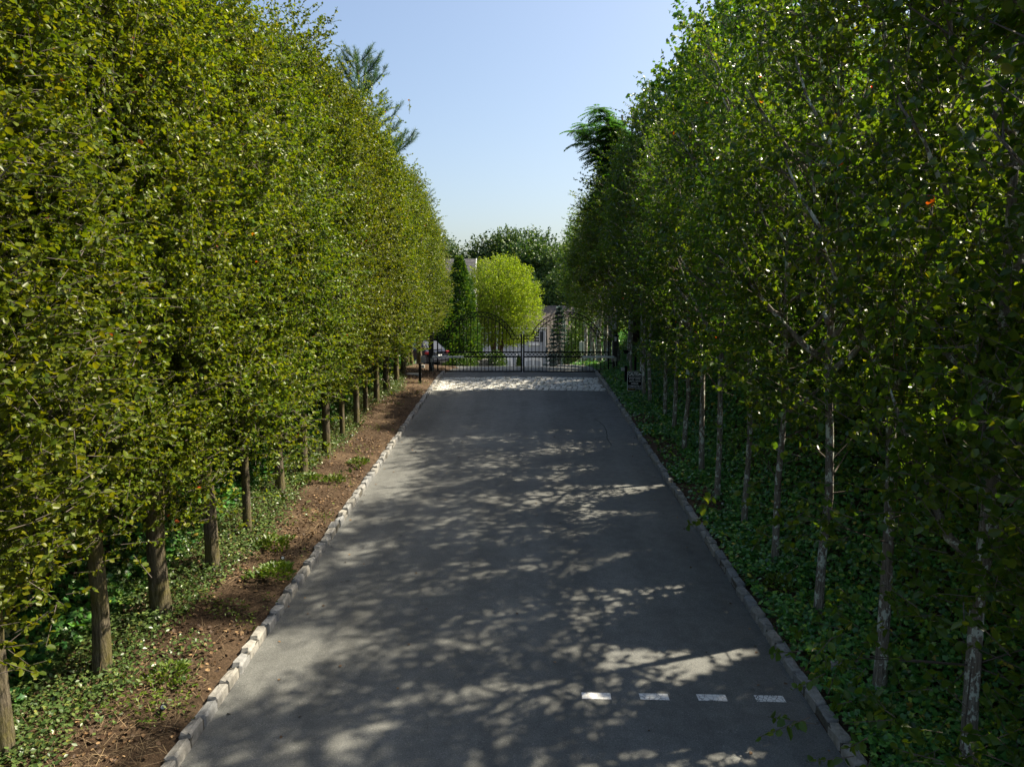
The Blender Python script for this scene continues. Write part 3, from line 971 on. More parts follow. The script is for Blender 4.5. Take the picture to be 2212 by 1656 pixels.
cedar_a = make_cedar(201, 3.4, 0.85, 7500, M['cedar_leaf'])
cedar_b = make_cedar(202, 7.2, 0.95, 12000, M['cedar_leaf'], 0.19)
cedar_s = make_cedar(203, 2.2, 0.55, 2500, M['cedar_leaf'])
maple = make_broad(211, 11.5, 3.0, 3.2, 6500, 6, 0.15, M['maple_leaf'], M['bark_dark'], T_MAPLE, r0=0.19)
oak_a = make_broad(221, 23, 6, 7.5, 12000, 6, 0.34, M['oak_leaf'], M['bark_dark'], r0=0.45)
oak_b = make_broad(222, 20, 5, 6.8, 11000, 6, 0.34, M['oak_leaf'], M['bark_dark'], r0=0.4)
shrub_a = make_shrub(231, 2.3, 1.3, 5500, 0.10, M['shrub_leaf'])
shrub_b = make_shrub(232, 1.1, 1.0, 3000, 0.09, M['shrub_leaf'])

# hedge plants on the banks
for i in range(19):
    y = 5.5 + i * 1.6 + rnd.uniform(-.2, .2); x = 6.35 + rnd.uniform(-.3, .3)
    place_tree('arborvitae', cedar_a, (x, y, float(gz(x, y)) - .03), rnd.uniform(0, 6.28), 1.0 + rnd.uniform(-.1, .12), 1.3 + rnd.uniform(-.15, .15),
               label=f'feathery arborvitae on the ivy bank behind the grey-barked trunks, {ORD[18 - i]} down from the gate', cat='arborvitae', group='arborvitae on the ivy bank')
for i in range(14):
    y = 4.5 + i * 2.2 + rnd.uniform(-.3, .3); x = -6.75 + rnd.uniform(-.25, .25)
    place_tree('shrub', shrub_a, (x, y, float(gz(x, y)) - .1), rnd.uniform(0, 6.28), 0.9 + rnd.uniform(-.1, .15), 0.95,
               label=f'dense green shrub on the bank behind the mossy trunks, {ORD[13 - i]} down from the gate', cat='shrub', group='shrubs on the bank behind the mossy trunks')

# maples and the compound-leaved tree above the right-hand row
for i, (x, y, s, lab) in enumerate([(7.4, 25.0, 1.05, 'bright green maple rising above the grey-barked row near the gate'),
                                    (13.5, 22.0, 0.9, 'broad maple behind the arborvitae, standing uphill of the green house'),
                                    (14.5, 33.0, 1.1, 'tall maple farther back on the bank level with the gate')]):
    place_tree('maple_tree', maple, (x, y, float(gz(x, y)) - .05), i * 2.1, s, label=lab, cat='maple tree', group='maples on the bank')
for i, (x, y, s) in enumerate([(-11.0, 9.0, 0.9), (-11.5, 18.0, 0.95), (-11.0, 27.0, 0.9)]):
    place_tree('maple_tree', maple, (x, y, float(gz(x, y)) - .05), i * 1.3 + .4, s, label=['leafy maple beside the white house behind the bank', 'leafy maple behind the bank midway along the drive', 'leafy maple behind the bank near the tall pine'][i], cat='maple tree')


def make_frond_tree(seed):
    rg = np.random.default_rng(seed)
    mb = MB()
    mb.tube([(0, 0, -.3), (0, 0, 3), (-0.3, 0.1, 7), (-0.8, 0.1, 10.5)], [0.17, 0.14, 0.1, 0.04], 10)
    tr = mb.mesh('trunk', M['bark_dark'], True)
    mb = MB()
    tips = []
    for i in range(24):
        z0 = rg.uniform(5.8, 9.8); az = math.pi + rg.normal() * 0.9
        l = rg.uniform(0.8, 2.3)
        p0 = np.array([-0.3 - (z0 - 7) * .14, 0.1, z0])
        p1 = p0 + np.array([math.cos(az) * l, math.sin(az) * l, rg.uniform(.3, 1.2)])
        mb.tube([p0, (p0 + p1) / 2 + np.array([0, 0, -.08]), p1], [0.03, 0.02, 0.01], 5)
        tips += [p1, (p0 + p1) / 2, p0 + (p1 - p0) * .75, p0 + (p1 - p0) * .3]
    bm = mb.mesh('branches', M['bark_dark'], True)
    P, D, Nn = [], [], []
    mb = MB()
    for t in tips:
        for k in range(13):
            az = rg.random() * 6.283
            d = np.array([math.cos(az), math.sin(az), rg.uniform(-.1, .5)])
            Lf = rg.uniform(.55, .85)
            side = np.array([-math.sin(az), math.cos(az), 0])
            prev = t
            for j in range(1, 11):
                s = j / 10
                q = t + d * Lf * s + np.array([0, 0, -.3 * s * s])
                if j > 1:
                    for sg in (-1, 1):
                        P.append(q); D.append(side * sg * .9 + d * .35 + np.array([0, 0, -.35])); Nn.append(np.array([0, 0, 1.0]) + rg.normal(size=3) * .15)
                prev = q
            mb.tube([t, t + d * Lf * .5 + np.array([0, 0, -.075]), t + d * Lf + np.array([0, 0, -.3])], [.006, .005, .003], 3, False)
    st = mb.mesh('leaf_stalks', M['twig'])
    crown = leaves('crown', np.array(P), np.array(D), np.array(Nn), .17 * rg.uniform(.8, 1.15, len(P)), M['frond_leaf'], T_DIAMOND, rg, 0.8)
    return dict(trunk=tr, branches=bm, leaf_stalks=st, crown=crown)


ft = make_frond_tree(241)
place_tree('compound_leaf_tree', ft, (5.0, 31.0, float(gz(5.0, 31.0)) - .05), 0.0, 0.95, label='tree with drooping feather-like compound leaves reaching over the drive by the gate', cat='tree')


def make_pine(seed, H):
    rg = np.random.default_rng(seed)
    mb = MB()
    mb.tube([(0, 0, -.3), (0.05, 0, H * .5), (0, 0.02, H)], [0.2, 0.12, 0.012], 8)
    tr = mb.mesh('trunk', M['bark_dark'], True)
    mb = MB()
    O, D = [], []
    z = H * 0.42
    while z < H - 0.15:
        f = (H - z) / (H * .58)
        n = 6
        for k in range(n):
            az = rg.random() * 6.283
            l = (0.25 + 2.6 * f ** 0.8) * rg.uniform(.7, 1.1)
            e0 = np.array([0, 0, z])
            elev = 0.25 + 0.75 * (1 - f)
            tip = e0 + np.array([math.cos(az) * l, math.sin(az) * l, l * elev])
            mid = (e0 + tip) / 2 - np.array([0, 0, .08 * l])
            mb.tube([e0, mid, tip], [.025 * f + .008, .015, .006], 4, False)
            m = max(4, int(l * 11))
            for j in range(m):
                s = 0.25 + .75 * (j + 1) / m
                p = e0 + (tip - e0) * s - np.array([0, 0, .3 * l * s * (1 - s)])
                d = (tip - e0) / np.linalg.norm(tip - e0) + rg.normal(size=3) * .45 + np.array([0, 0, .5])
                if j == m - 1: d = (tip - e0) / np.linalg.norm(tip - e0) + np.array([0, 0, .7])
                O.append(p); D.append(d / np.linalg.norm(d))
        z += 0.30 + .22 * f
    O.append(np.array([0, 0, H - .3])); D.append(np.array([0, 0, 1.]))
    bm = mb.mesh('branches', M['bark_dark'], True)
    O, D = np.array(O), np.array(D)
    L = rg.uniform(.22, .42, len(O)); L[-1] = .6
    k = 60
    s = rg.random((len(O), k))
    P = O[:, None] + D[:, None] * (L[:, None] * s)[..., None]
    dd = D[:, None] * 0.75 + nrm(rg.normal(size=(len(O), k, 3))) * 0.75
    crown = leaves('needles', P.reshape(-1, 3), dd.reshape(-1, 3), rg.normal(size=(len(O) * k, 3)), rg.uniform(.12, .2, len(O) * k), M['pine_needle'], T_NEEDLE, rg, 2.6)
    return dict(trunk=tr, branches=bm, needles=crown)


pine = make_pine(251, 11.0)
place_tree('pine_tree', pine, (-6.55, 29.5, float(gz(-6.55, 29.5)) - .05), 0.6, 1.0, label='tall pine with tufted needles poking above the pear row', cat='pine tree')


# bright weeping birch beyond the gate
def make_birch(seed):
    rg = np.random.default_rng(seed)
    H, r = 9.0, 2.95
    n = 7500
    d = nrm(rg.normal(size=(n, 3)))
    lum = lump(d * 1.6, seed, 2.0)
    rad = (1 - 0.75 * rg.random(n) ** 2.0) * (1 + .10 * lum)
    c = np.array([0.25, 0, 5.1])
    O = c + d * rad[:, None] * np.array([r, r, 3.55])
    O = O[O[:, 2] > 2.1]
    out = nrm(np.concatenate([O[:, :2] - c[:2], np.zeros((len(O), 1))], 1))
    up = np.clip((O[:, 2:3] - 5.0) / 3.5, -1, 1)
    D = nrm(out * .8 + np.array([0, 0, 1.0]) * (0.15 + .75 * up) + rg.normal(size=O.shape) * .35)
    L = rg.uniform(.3, .75, len(O))
    P, DD, NN = twigs_leaves(O, D, L, 7, rg, 0.55, .9)
    crown = leaves('crown', P, DD, NN, .115 * rg.uniform(.7, 1.2, len(P)), M['birch_leaf'], T_OVATE, rg, .8)
    sv, sf = sticks(O, O + D * L[:, None], .006, .003)
    tw = mesh_np('twigs', sv, sf, M['twig'])
    mb = MB()
    for i in range(9):
        a = i * 2.4; q = .15 + .05 * (i % 4)
        tx, ty = math.cos(a) * (1.0 + .25 * (i % 3)), math.sin(a) * (1.0 + .2 * (i % 2))
        mb.tube([(q * math.cos(a), q * math.sin(a), -.3), (q * 1.6 * math.cos(a), q * 1.6 * math.sin(a), 1.2), (tx * .7, ty * .7, 3.4), (tx * 1.2, ty * 1.2, 6.5)], [.12, .095, .07, .02], 7)
    return dict(trunk=mb.mesh('trunk', M['bark_birch'], True), twigs=tw, crown=crown)


birch = make_birch(261)
BX, BY = -1.95, 56.0
place_tree('birch_tree', birch, (BX, BY, float(gz(BX, BY))), 0.3, 1.0, label='rounded bright yellow-green birch with a clump of brown stems behind the gate', cat='birch tree')
for (x, y, s, sz, lab) in [(-4.25, 49.0, 1.5, 1.06, 'tall narrow arborvitae beside the bright birch, taller of the pair'), (-5.3, 48.2, 1.45, 0.8, 'shorter arborvitae next to the tall one beside the bright birch')]:
    place_tree('arborvitae', cedar_b, (x, y, float(gz(x, y)) - .1), x, s, sz, label=lab, cat='arborvitae')
place_tree('arborvitae', cedar_s, (-0.35, 96.9, float(gz(-0.35, 96.9))), 0, .8, 1.2, label='small conical arborvitae between the two garage doors', cat='arborvitae')

# shrubs behind the car court
for (x, y, s, sz, lab) in [(-5.6, 46.9, 1.0, 0.95, 'low rounded shrub behind the court, beside the parked car'), (-3.9, 47.2, 1.0, 1.0, 'low rounded shrub behind the court in front of the arborvitae'), (-2.55, 50.0, .9, .95, 'clipped shrub behind the dry stone wall'),
                           (-1.7, 48.6, 0.75, 1.15, 'rounded green shrub at the end of the dry stone wall')]:
    place_tree('shrub', shrub_b, (x, y, float(gz(x, y)) - .1), x * 3, s, sz, label=lab, cat='shrub')
for (x, y, s, sz, lab) in [(-9.5, 49.5, 1.5, 1.6, 'tall shrub behind the parked car'), (-7.0, 50.5, 1.3, 1.5, 'tall shrub between the parked car and the arborvitae'), (5.2, 62, 1.2, 2.0, 'tall shrub right behind the blue-grey spruce'), (4.5, 54.5, 1.0, 1.7, 'leafy shrub at the end of the row beyond the gate'), (6.2, 50.5, 1.2, 1.9, 'broad shrub on the bank behind the white board')]:
    place_tree('shrub', shrub_a, (x, y, float(gz(x, y)) - .1), x * 3, s, sz, label=lab, cat='shrub')


def make_spruce(seed, H, r):
    rg = np.random.default_rng(seed)
    n = 6000
    lay = rg.integers(0, 15, n)
    t = (lay + .1 * rg.random(n)) / 15
    az = rg.random(n) * 6.283
    rr = r * (1 - t) * np.sqrt(rg.random(n)) * (1 + .18 * np.sin(az * 5 + lay))
    P = np.stack([rr * np.cos(az), rr * np.sin(az), .15 + t * H * .97 - .12 * rr + .05 * rg.normal(size=n)], -1)
    D = np.stack([np.cos(az), np.sin(az), .15 * np.ones(n)], -1) + rg.normal(size=(n, 3)) * .3
    crown = leaves('needles', P, D, np.array([0, 0, 1.]) + rg.normal(size=(n, 3)) * .4, .22 * rg.uniform(.6, 1.2, n), M['spruce_leaf'], T_SPRAY, rg)
    mb = MB(); mb.tube([(0, 0, -.2), (0, 0, H * .5), (0, 0, H)], [.1, .06, .01], 8)
    return dict(trunk=mb.mesh('trunk', M['bark_dark'], True), needles=crown)


spr = make_spruce(271, 5.0, 1.35)
place_tree('blue_spruce', spr, (3.2, 60.0, float(gz(3.2, 60.0))), 0, 1.0, 1.1, label='blue-grey spruce in front of the brown catslide roof', cat='spruce tree')

# oaks far behind the houses
for i, (x, y, s, v) in enumerate([(-17, 126, 0.97, 0), (-8.5, 122, 1.08, 1), (-1.5, 124, 0.97, 0), (5.5, 119, 1.15, 1), (13, 120, 1.0, 0), (22, 124, 1.15, 1), (-28, 126, 1.1, 1), (3.4, 110, 0.78, 1), (7.6, 108, 0.8, 0), (34, 128, 1.0, 0), (-40, 130, 1.0, 0)]):
    place_tree('oak_tree', (oak_a, oak_b)[v], (x, y, float(gz(x, y)) - .1), i * 1.7, s, label=('tall round-crowned oak in the wood behind the houses' if s > .9 else 'lower yellow-green oak directly behind the grey house'), cat='oak tree', group='oaks in the wood behind the houses')
for i, (x, y, s) in enumerate([(12.5, 66, .8), (14.5, 80, .9), (-13, 62, .9), (-10, 100, 1.0)]):
    place_tree('maple_tree', maple, (x, y, float(gz(x, y)) - .1), i * 1.9, s * 1.15, label=['maple past the end of the dark row beyond the gate', 'maple beside the grey house with the catslide roof', 'maple behind the parked car and shrubs', 'maple beside the white-gabled house'][i], cat='maple tree')

# ---------------------------------------------------------------- ground cover (ivy, vinca, litter)
def surf_n(x, y):
    e = 0.05
    return nrm(np.stack([-(gz(x + e, y) - gz(x - e, y)) / (2 * e), -(gz(x, y + e) - gz(x, y - e)) / (2 * e), np.ones_like(x)], -1))


def n2(x, y, sd, f):
    return lump(np.stack([x, y, np.zeros_like(x)], -1), sd, f)


def cover(name, n, xr_, yr, dens, leaf, mat, tpl, seed, lift, label, cat, up=0.7, wid=1.0, ypow=1.0):
    rg = np.random.default_rng(seed)
    x = rg.uniform(*xr_, n)
    y = yr[0] + (yr[1] - yr[0]) * rg.random(n) ** ypow
    k = rg.random(n) < dens(x, y)
    x, y = x[k], y[k]
    sn = surf_n(x, y)
    h = lift(x, y) * rg.random(len(x)) ** 0.7
    P = np.stack([x, y, gz(x, y)], -1) + sn * (h + 0.01)[:, None]
    D = rg.normal(size=P.shape) + np.array([0, 0, -.1]); D[:, 2] *= 0.5
    Nn = sn * up + np.array([0, 0, .35]) + rg.normal(size=P.shape) * .42
    me = leaves(name, P, D, Nn, leaf * rg.uniform(.55, 1.2, len(P)), mat, tpl, rg, wid)
    o = link(name, me)
    tag(o, label, cat, kind='stuff')
    return o


# left: vinca round the trunks, ivy up the bank
def d_vinca(x, y):
    edge = -4.25 + 0.35 * n2(x, y, 1, 1.1) - 0.05 * sstep(12, 7, y) - 0.22 * sstep(14, 20, y)
    far = sstep(31, 28, y)
    dense = sstep(0.25, -0.25, x - edge)
    near = sstep(-3.45, -3.75, x) * sstep(13, 8, y) * (n2(x, y, 2, 2.4) > 0.35) * 0.35
    return np.clip(dense + near, 0, 1) * far


cover('vinca', 95000, (-5.7, -3.42), (3.5, 31), d_vinca, 0.056, M['vinca_leaf'], T_DIAMOND, 301, lambda x, y: 0.14 + 0 * x, 'glossy small-leaved vinca spreading round the mossy trunks', 'ground cover', up=.9, wid=1.2, ypow=1.25)
cover('ivy', 62000, (-7.4, -4.9), (3.5, 34), lambda x, y: sstep(-4.95, -5.35, x) * np.clip(.8 + .5 * n2(x, y, 5, 1.6), 0, 1), 0.088, M['ivy_leaf'], T_IVY, 302, lambda x, y: 0.10 + .16 * np.clip(n2(x, y, 6, 1.5), 0, 1), 'dark ivy climbing the bank behind the mossy trunks', 'ivy', ypow=1.25)


# right: ivy from the kerb up the bank
def d_ivyr(x, y):
    bare = (n2(x, y, 7, 1.3) > 0.15) * sstep(3.95, 3.6, x)
    return np.clip(sstep(3.17, 3.27, x) * (1 - .85 * bare), 0, 1)


cover('ivy', 150000, (3.17, 6.6), (3.5, 47), d_ivyr, 0.064, M['ivy_leaf'], T_IVY, 303, lambda x, y: 0.06 + .16 * sstep(3.6, 5, x) + .08 * np.clip(n2(x, y, 8, 2), 0, 1), 'dark ivy covering the verge and bank below the grey-barked trees', 'ivy', ypow=1.3)
# litter and straw
cover('fallen_leaves', 15000, (-5.1, -3.36), (3.5, 31), lambda x, y: .18 + .5 * (n2(x, y, 9, 1.6) > .1), 0.052, M['litter_leaf'], T_OVATE, 304, lambda x, y: .02 + 0 * x, 'brown fallen leaves scattered on the bare earth verge', 'fallen leaves', ypow=1.2)
cover('fallen_leaves', 3500, (3.28, 4.5), (3.5, 30), lambda x, y: .5 + 0 * x, 0.05, M['litter_leaf'], T_OVATE, 305, lambda x, y: .03 + 0 * x, 'brown fallen leaves on the verge under the grey-barked trees', 'fallen leaves', ypow=1.2)
T_STRAW = (np.array([(0, .014, 0), (1, .010, .03), (1, -.010, .03), (0, -.014, 0)]), np.array([(0, 3, 2, 1)]))
cover('dry_grass', 16000, (-4.9, -3.38), (3.5, 29), lambda x, y: .15 + .7 * (n2(x, y, 10, 1.4) > .1) * sstep(16, 9, y), 0.17, M['straw'], T_STRAW, 306, lambda x, y: .025 + 0 * x, 'dry straw and twigs strewn over the bare earth verge', 'dry grass', ypow=1.4)
cover('dry_grass', 3500, (3.28, 4.1), (3.5, 26), lambda x, y: .2 + .7 * (n2(x, y, 7, 1.3) > .15), 0.15, M['straw'], T_STRAW, 307, lambda x, y: .025 + 0 * x, 'dry straw among the ivy beside the shaded kerb', 'dry grass', ypow=1.4)
cover('weeds', 16000, (-4.5, -3.3), (3.5, 26), lambda x, y: (n2(x, y, 21, 2.2) > .38) * (.25 + .75 * sstep(13, 8, y)) * sstep(-3.28, -3.42, x), 0.05, M['weed_leaf'], T_DIAMOND, 309, lambda x, y: .09 + 0 * x, 'low bright weeds creeping over the straw and bare earth', 'weeds', up=.5, wid=.9, ypow=1.3)
# few leaves on the asphalt
rg = np.random.default_rng(308)
n = 260
xs = np.where(rg.random(n) < .65, np.where(rg.random(n) < .5, ROAD_L + .04 + rg.exponential(.25, n), ROAD_R - .04 - rg.exponential(.25, n)), rg.uniform(ROAD_L, ROAD_R, n))
xs = np.clip(xs, ROAD_L + .03, ROAD_R - .03)
ysr = 4 + 25 * rg.random(n)
P = np.stack([xs, ysr, [droad(a, b) + .008 for a, b in zip(xs, ysr)]], -1)
Dd = rg.normal(size=(n, 3)); Dd[:, 2] *= .1
o = link('fallen_leaves', leaves('fallen_leaves', P, Dd, np.array([0, 0, 1.]) + rg.normal(size=(n, 3)) * .25, .05 * rg.uniform(.5, 1.1, n), M['litter_leaf'], T_OVATE, rg))
tag(o, 'single dry leaves dropped on the asphalt along the kerbs', 'fallen leaves', kind='stuff')


def make_weed(seed, r, n, leaf):
    rg = np.random.default_rng(seed)
    a = rg.random(n) * 6.283; q = r * np.sqrt(rg.random(n)) * (1 + .3 * np.sin(3 * a + seed))
    P = np.stack([q * np.cos(a), q * np.sin(a), .02 + .16 * (1 - q / r / 1.4) * rg.random(n)], -1)
    D = np.stack([np.cos(a), np.sin(a), .9 + 0 * a], -1) + rg.normal(size=(n, 3)) * .5
    return leaves('weed_clump', P, D, np.array([0, 0, .8]) + rg.normal(size=(n, 3)) * .5, leaf * rg.uniform(.6, 1.3, n), M['weed_leaf'], T_DIAMOND, rg, .9)


weeds = [make_weed(311, .32, 420, .07), make_weed(312, .22, 260, .06), make_weed(313, .36, 1100, .06)]
for (x, y, v, lab) in [(-4.35, 14.1, 0, 'bright bushy weed clump at the foot of a mossy trunk'), (-3.62, 15.5, 1, 'low bright weed beside a ground spotlight next to the kerb'), (-3.85, 14.2, 1, 'flat weed patch on bare earth between kerb and mossy trunk'),
                       (-3.95, 10.9, 0, 'bright weed clump on straw in the middle of the verge'), (-3.6, 9.9, 0, 'weed clump beside the kerb near a small black spotlight'), (-3.85, 7.3, 1, 'small weed tuft on straw beside the kerb stones'), (3.62, 9.6, 1, 'bright weed growing out of straw on the ivy verge'), (3.55, 6.7, 1, 'fern-like weed on straw beside the shaded kerb')]:
    o = link('weed_clump', weeds[v], None, (x, y, float(gz(x, y))), (0, 0, x * 7))
    tag(o, lab, 'weed', 'weed clumps on the verges')

# ---------------------------------------------------------------- gate
GY = 29.2
GZ = zr(GY) + 0.055


def ring(mb, cx, cz, r, t, y0, n=14):
    vs = []
    for k in range(n):
        a = 2 * math.pi * k / n
        c, s = math.cos(a), math.sin(a)
        vs += [(cx + (r + t) * c, y0 - t, cz + (r + t) * s), (cx + (r + t) * c, y0 + t, cz + (r + t) * s), (cx + (r - t) * c, y0 + t, cz + (r - t) * s), (cx + (r - t) * c, y0 - t, cz + (r - t) * s)]
    fs = []
    for k in range(n):
        a, b = 4 * k, 4 * ((k + 1) % n)
        for j in range(4):
            fs.append((a + j, a + (j + 1) % 4, b + (j + 1) % 4, b + j))
    mb.add(vs, fs)


_mb = MB(); ring(_mb, 0, 0, 0.064, 0.0105, 0); RING = _mb.mesh('ring', M['black_metal'])


def gate_leaf(x_hinge, x_mid, label):
    """leaf in local coordinates: x from 0 (hinge stile) to W"""
    W = abs(x_mid - x_hinge)
    sg = 1 if x_mid > x_hinge else -1
    e = empty('gate_leaf', (x_hinge, GY, GZ))
    e.scale = (sg, 1, 1)
    bm = M['black_metal']

    def part(name, fn):
        mb = MB(); fn(mb)
        if sg < 0: mb.f = [tuple(reversed(f)) for f in mb.f]
        return mb.build(name, bm, e)
    part('hinge_stile', lambda m: m.box(0, .05, -.026, .026, 0, 1.50))
    part('meeting_stile', lambda m: m.box(W - .06, W, -.028, .028, 0, 1.57))
    part('bottom_rail', lambda m: m.box(.05, W - .06, -.024, .024, 0, .055))
    part('middle_rail', lambda m: m.box(.05, W - .06, -.022, .022, .605, .655))
    part('middle_rail', lambda m: m.box(.05, W - .06, -.022, .022, .805, .855))
    # arch geometry
    cx = W / 2 + .005
    Ro, zo = 1.558, 2.47 - 1.558
    Ri, zi = 1.395, 2.285 - 1.395
    hw_o = math.sqrt(Ro ** 2 - (1.52 - zo) ** 2); hw_i = math.sqrt(Ri ** 2 - (1.36 - zi) ** 2)

    def arch(R_, zc, hw, t):
        def fn(m):
            a0 = math.acos(hw / R_)
            n = 36
            vs = []
            for k in range(n + 1):
                a = a0 + (math.pi - 2 * a0) * k / n
                for r in (R_ - t, R_ + t):
                    for yy in (-t, t):
                        vs.append((cx + r * math.cos(a), yy, zc + r * math.sin(a)))
            fs = []
            for k in range(n):
                b = 4 * k
                for q in ((0, 1, 5, 4), (1, 3, 7, 5), (3, 2, 6, 7), (2, 0, 4, 6)):
                    fs.append(tuple(b + i for i in q))
            m.add(vs, fs)
        return fn
    part('arch', arch(Ro, zo, hw_o, .016))
    part('arch', arch(Ri, zi, hw_i, .016))
    for (a, b) in ((.05, cx - hw_o), (cx + hw_o, W - .06)):
        part('top_rail', lambda m: m.box(a, b, -.016, .016, 1.505, 1.535))
    for (a, b) in ((.05, cx - hw_i), (cx + hw_i, W - .06)):
        part('top_rail', lambda m: m.box(a, b, -.016, .016, 1.345, 1.375))
    # pickets
    n = 22
    hb = {}
    for k in range(1, n + 1):
        x = .05 + (W - .11) * k / (n + 1)
        dx = x - cx
        top = 1.345 if abs(dx) >= hw_i else zi + math.sqrt(Ri ** 2 - dx ** 2) - .014
        part('picket', lambda m: m.box(x - .0115, x + .0115, -.0115, .0115, .055, .605))
        part('picket', lambda m: m.box(x - .0115, x + .0115, -.0115, .0115, .855, top))
        # rings between the middle rails
        link('ring', RING, e, (x, 0, .73))
    # rings in the arch band
    Rm = (Ro + Ri) / 2; zm = (zo + zi) / 2
    a0 = math.acos((hw_o + hw_i) / 2 / Rm)
    na = 23
    for k in range(na):
        a = a0 + .05 + (math.pi - 2 * a0 - .1) * k / (na - 1)
        link('ring', RING, e, (cx + Rm * math.cos(a), 0, zm + Rm * math.sin(a)))
    for (a, b) in ((.05, cx - hw_o), (cx + hw_o, W - .06)):
        k = max(1, int(abs(b - a) / .15))
        for j in range(k):
            link('ring', RING, e, (a + (b - a) * (j + .5) / k, 0, 1.44))
    tag(e, label, 'gate', 'leaves of the iron gate')
    # operator arm fixed in front of the gate
    return e


gate_leaf(-3.48, 0.035, 'black iron arched gate leaf hung on the plain post')
gate_leaf(3.62, 0.075, 'black iron arched gate leaf hung on the post with the lantern')

for (px, lab, lamp) in ((-3.72, 'plain black gate post with small box and white cable', False), (3.86, 'black gate post carrying a glass lantern', True)):
    gz0 = float(gz(px, GY))
    e = empty('gate_post', (px, GY, gz0))
    h = GZ + 1.66 - gz0
    mb = MB(); mb.bevel_box(-.095, .095, -.095, .095, -.3, h, .008); mb.build('post', M['black_wood'], e)
    mb = MB(); mb.bevel_box(-.115, .115, -.115, .115, h, h + .045, .008); mb.build('cap', M['black_wood'], e)
    sx = 1 if px < 0 else -1
    for hz in (GZ + .35 - gz0, GZ + 1.3 - gz0):
        mb = MB(); mb.box(min(.095 * sx, .25 * sx), max(.095 * sx, .25 * sx), -.012, .012, hz, hz + .05); mb.build('hinge', M['black_metal'], e)
    tag(e, lab, 'gate post', 'posts of the iron gate')
    if lamp:
        l = empty('wall_lantern', (px, GY - .095, gz0 + h - .40))
        mb = MB(); mb.box(-.04, .04, -.02, 0, .1, .3); mb.build('back_plate', M['black_metal'], l)
        mb = MB(); mb.tube([(0, -.09, .22), (0, -.09, .30), (0, -.09, .33)], [.085, .05, .01], 8); mb.build('roof', M['black_metal'], l)
        mb = MB(); mb.tube([(0, -.09, .03), (0, -.09, .21)], [.045, .068], 6); mb.build('glass', M['lantern_glass'], l)
        mb = MB(); mb.tube([(0, -.09, 0), (0, -.09, .03)], [.02, .05], 6); mb.build('base', M['black_metal'], l)
        mb = MB(); mb.tube([(0, -.01, .25), (0, -.09, .34)], [.012, .012], 5); mb.build('bracket', M['black_metal'], l)
        tag(l, 'small black lantern with pale glass on the gate post', 'lantern')
    # control box with conduit on the road-facing side
    b = empty('junction_box', (px + (.03 if px < 0 else -.01), GY - .125, gz0 + .38))
    mb = MB(); mb.bevel_box(-.055, .055, -.03, .03, 0, .16, .008); mb.build('box', M['grey_box'], b)
    mb = MB(); mb.tube([(0, 0, 0.005), (.02, -.01, -.18), (.05, -.03, -.33), (.02, -.08, -.37)], .011, 6); mb.build('cable', M['conduit'], b)
    tag(b, 'small grey box with trailing white cable on the ' + ('plain gate post' if px < 0 else 'lantern gate post'), 'junction box', 'boxes on the gate posts')
    # actuator
    a = empty('gate_opener_arm', (px + .1 * sx, GY - .17, GZ + .64))
    ln = 1.25
    xa, xb = sorted((-.05 * sx, .62 * ln * sx)); xc, xd = sorted((.63 * ln * sx, ln * sx))
    mb = MB(); mb.bevel_box(xa, xb, -.04, .04, -.042, .042, .01); mb.build('motor_housing', M['grey_metal'], a)
    mb = MB(); mb.bevel_box(xc, xd, -.036, .036, -.038, .038, .01); mb.build('ram_cover', M['grey_metal'], a)
    x1, x2 = sorted((.9 * ln * sx, .94 * ln * sx))
    mb = MB(); mb.box(x1, x2, .036, .15, -.02, .02); mb.build('bracket', M['black_metal'], a)
    tag(a, 'pale grey gate opener arm on the leaf by the ' + ('plain post' if px < 0 else 'lantern post'), 'gate opener', 'gate opener arms')

# meter box on two legs left of the plain post
gz0 = float(gz(-4.0, 28.9))
e = empty('control_cabinet', (-4.02, 28.9, gz0))
mb = MB(); mb.bevel_box(-.09, .09, -.06, .06, .35, .63, .01); mb.build('cabinet', M['grey_box'], e)
for dx in (-.05, .05):
    mb = MB(); mb.tube([(dx, 0, -.1), (dx, 0, .36)], .012, 6); mb.build('leg', M['black_metal'], e)
tag(e, 'grey electrical cabinet on thin legs beside the plain gate post', 'cabinet')
mb = MB(); mb.bevel_box(-.28, .28, -.2, .2, -.05, .06, .02)
o = mb.build('cover_slab', M['grey_box'], None, (-4.2, 27.6, float(gz(-4.2, 27.6)))); tag(o, 'grey utility cover set in earth by the plain gate post', 'utility cover')


def eye_post(x, y, h, sx, lab):
    z = float(gz(x, y))
    e = empty('sensor_post', (x, y, z))
    mb = MB(); mb.bevel_box(-.045, .045, -.045, .045, -.2, h, .006); mb.build('post', M['black_metal'], e)
    mb = MB(); mb.bevel_box(min(sx * .045, sx * .17), max(sx * .045, sx * .17), -.05, .05, h - .17, h - .05, .008); mb.build('sensor_box', M['grey_box'], e)
    mb = MB(); mb.bevel_box(-.05, .05, -.05, .05, h, h + .015, .004); mb.build('cap', M['black_metal'], e)
    tag(e, lab, 'sensor post', 'sensor posts before the gate')


eye_post(-3.72, 25.9, .72, 1, 'short black sensor post with pale box on the earth verge before the gate')
eye_post(3.80, 25.7, .62, -1, 'short black sensor post with pale box in the ivy beside the caution sign')
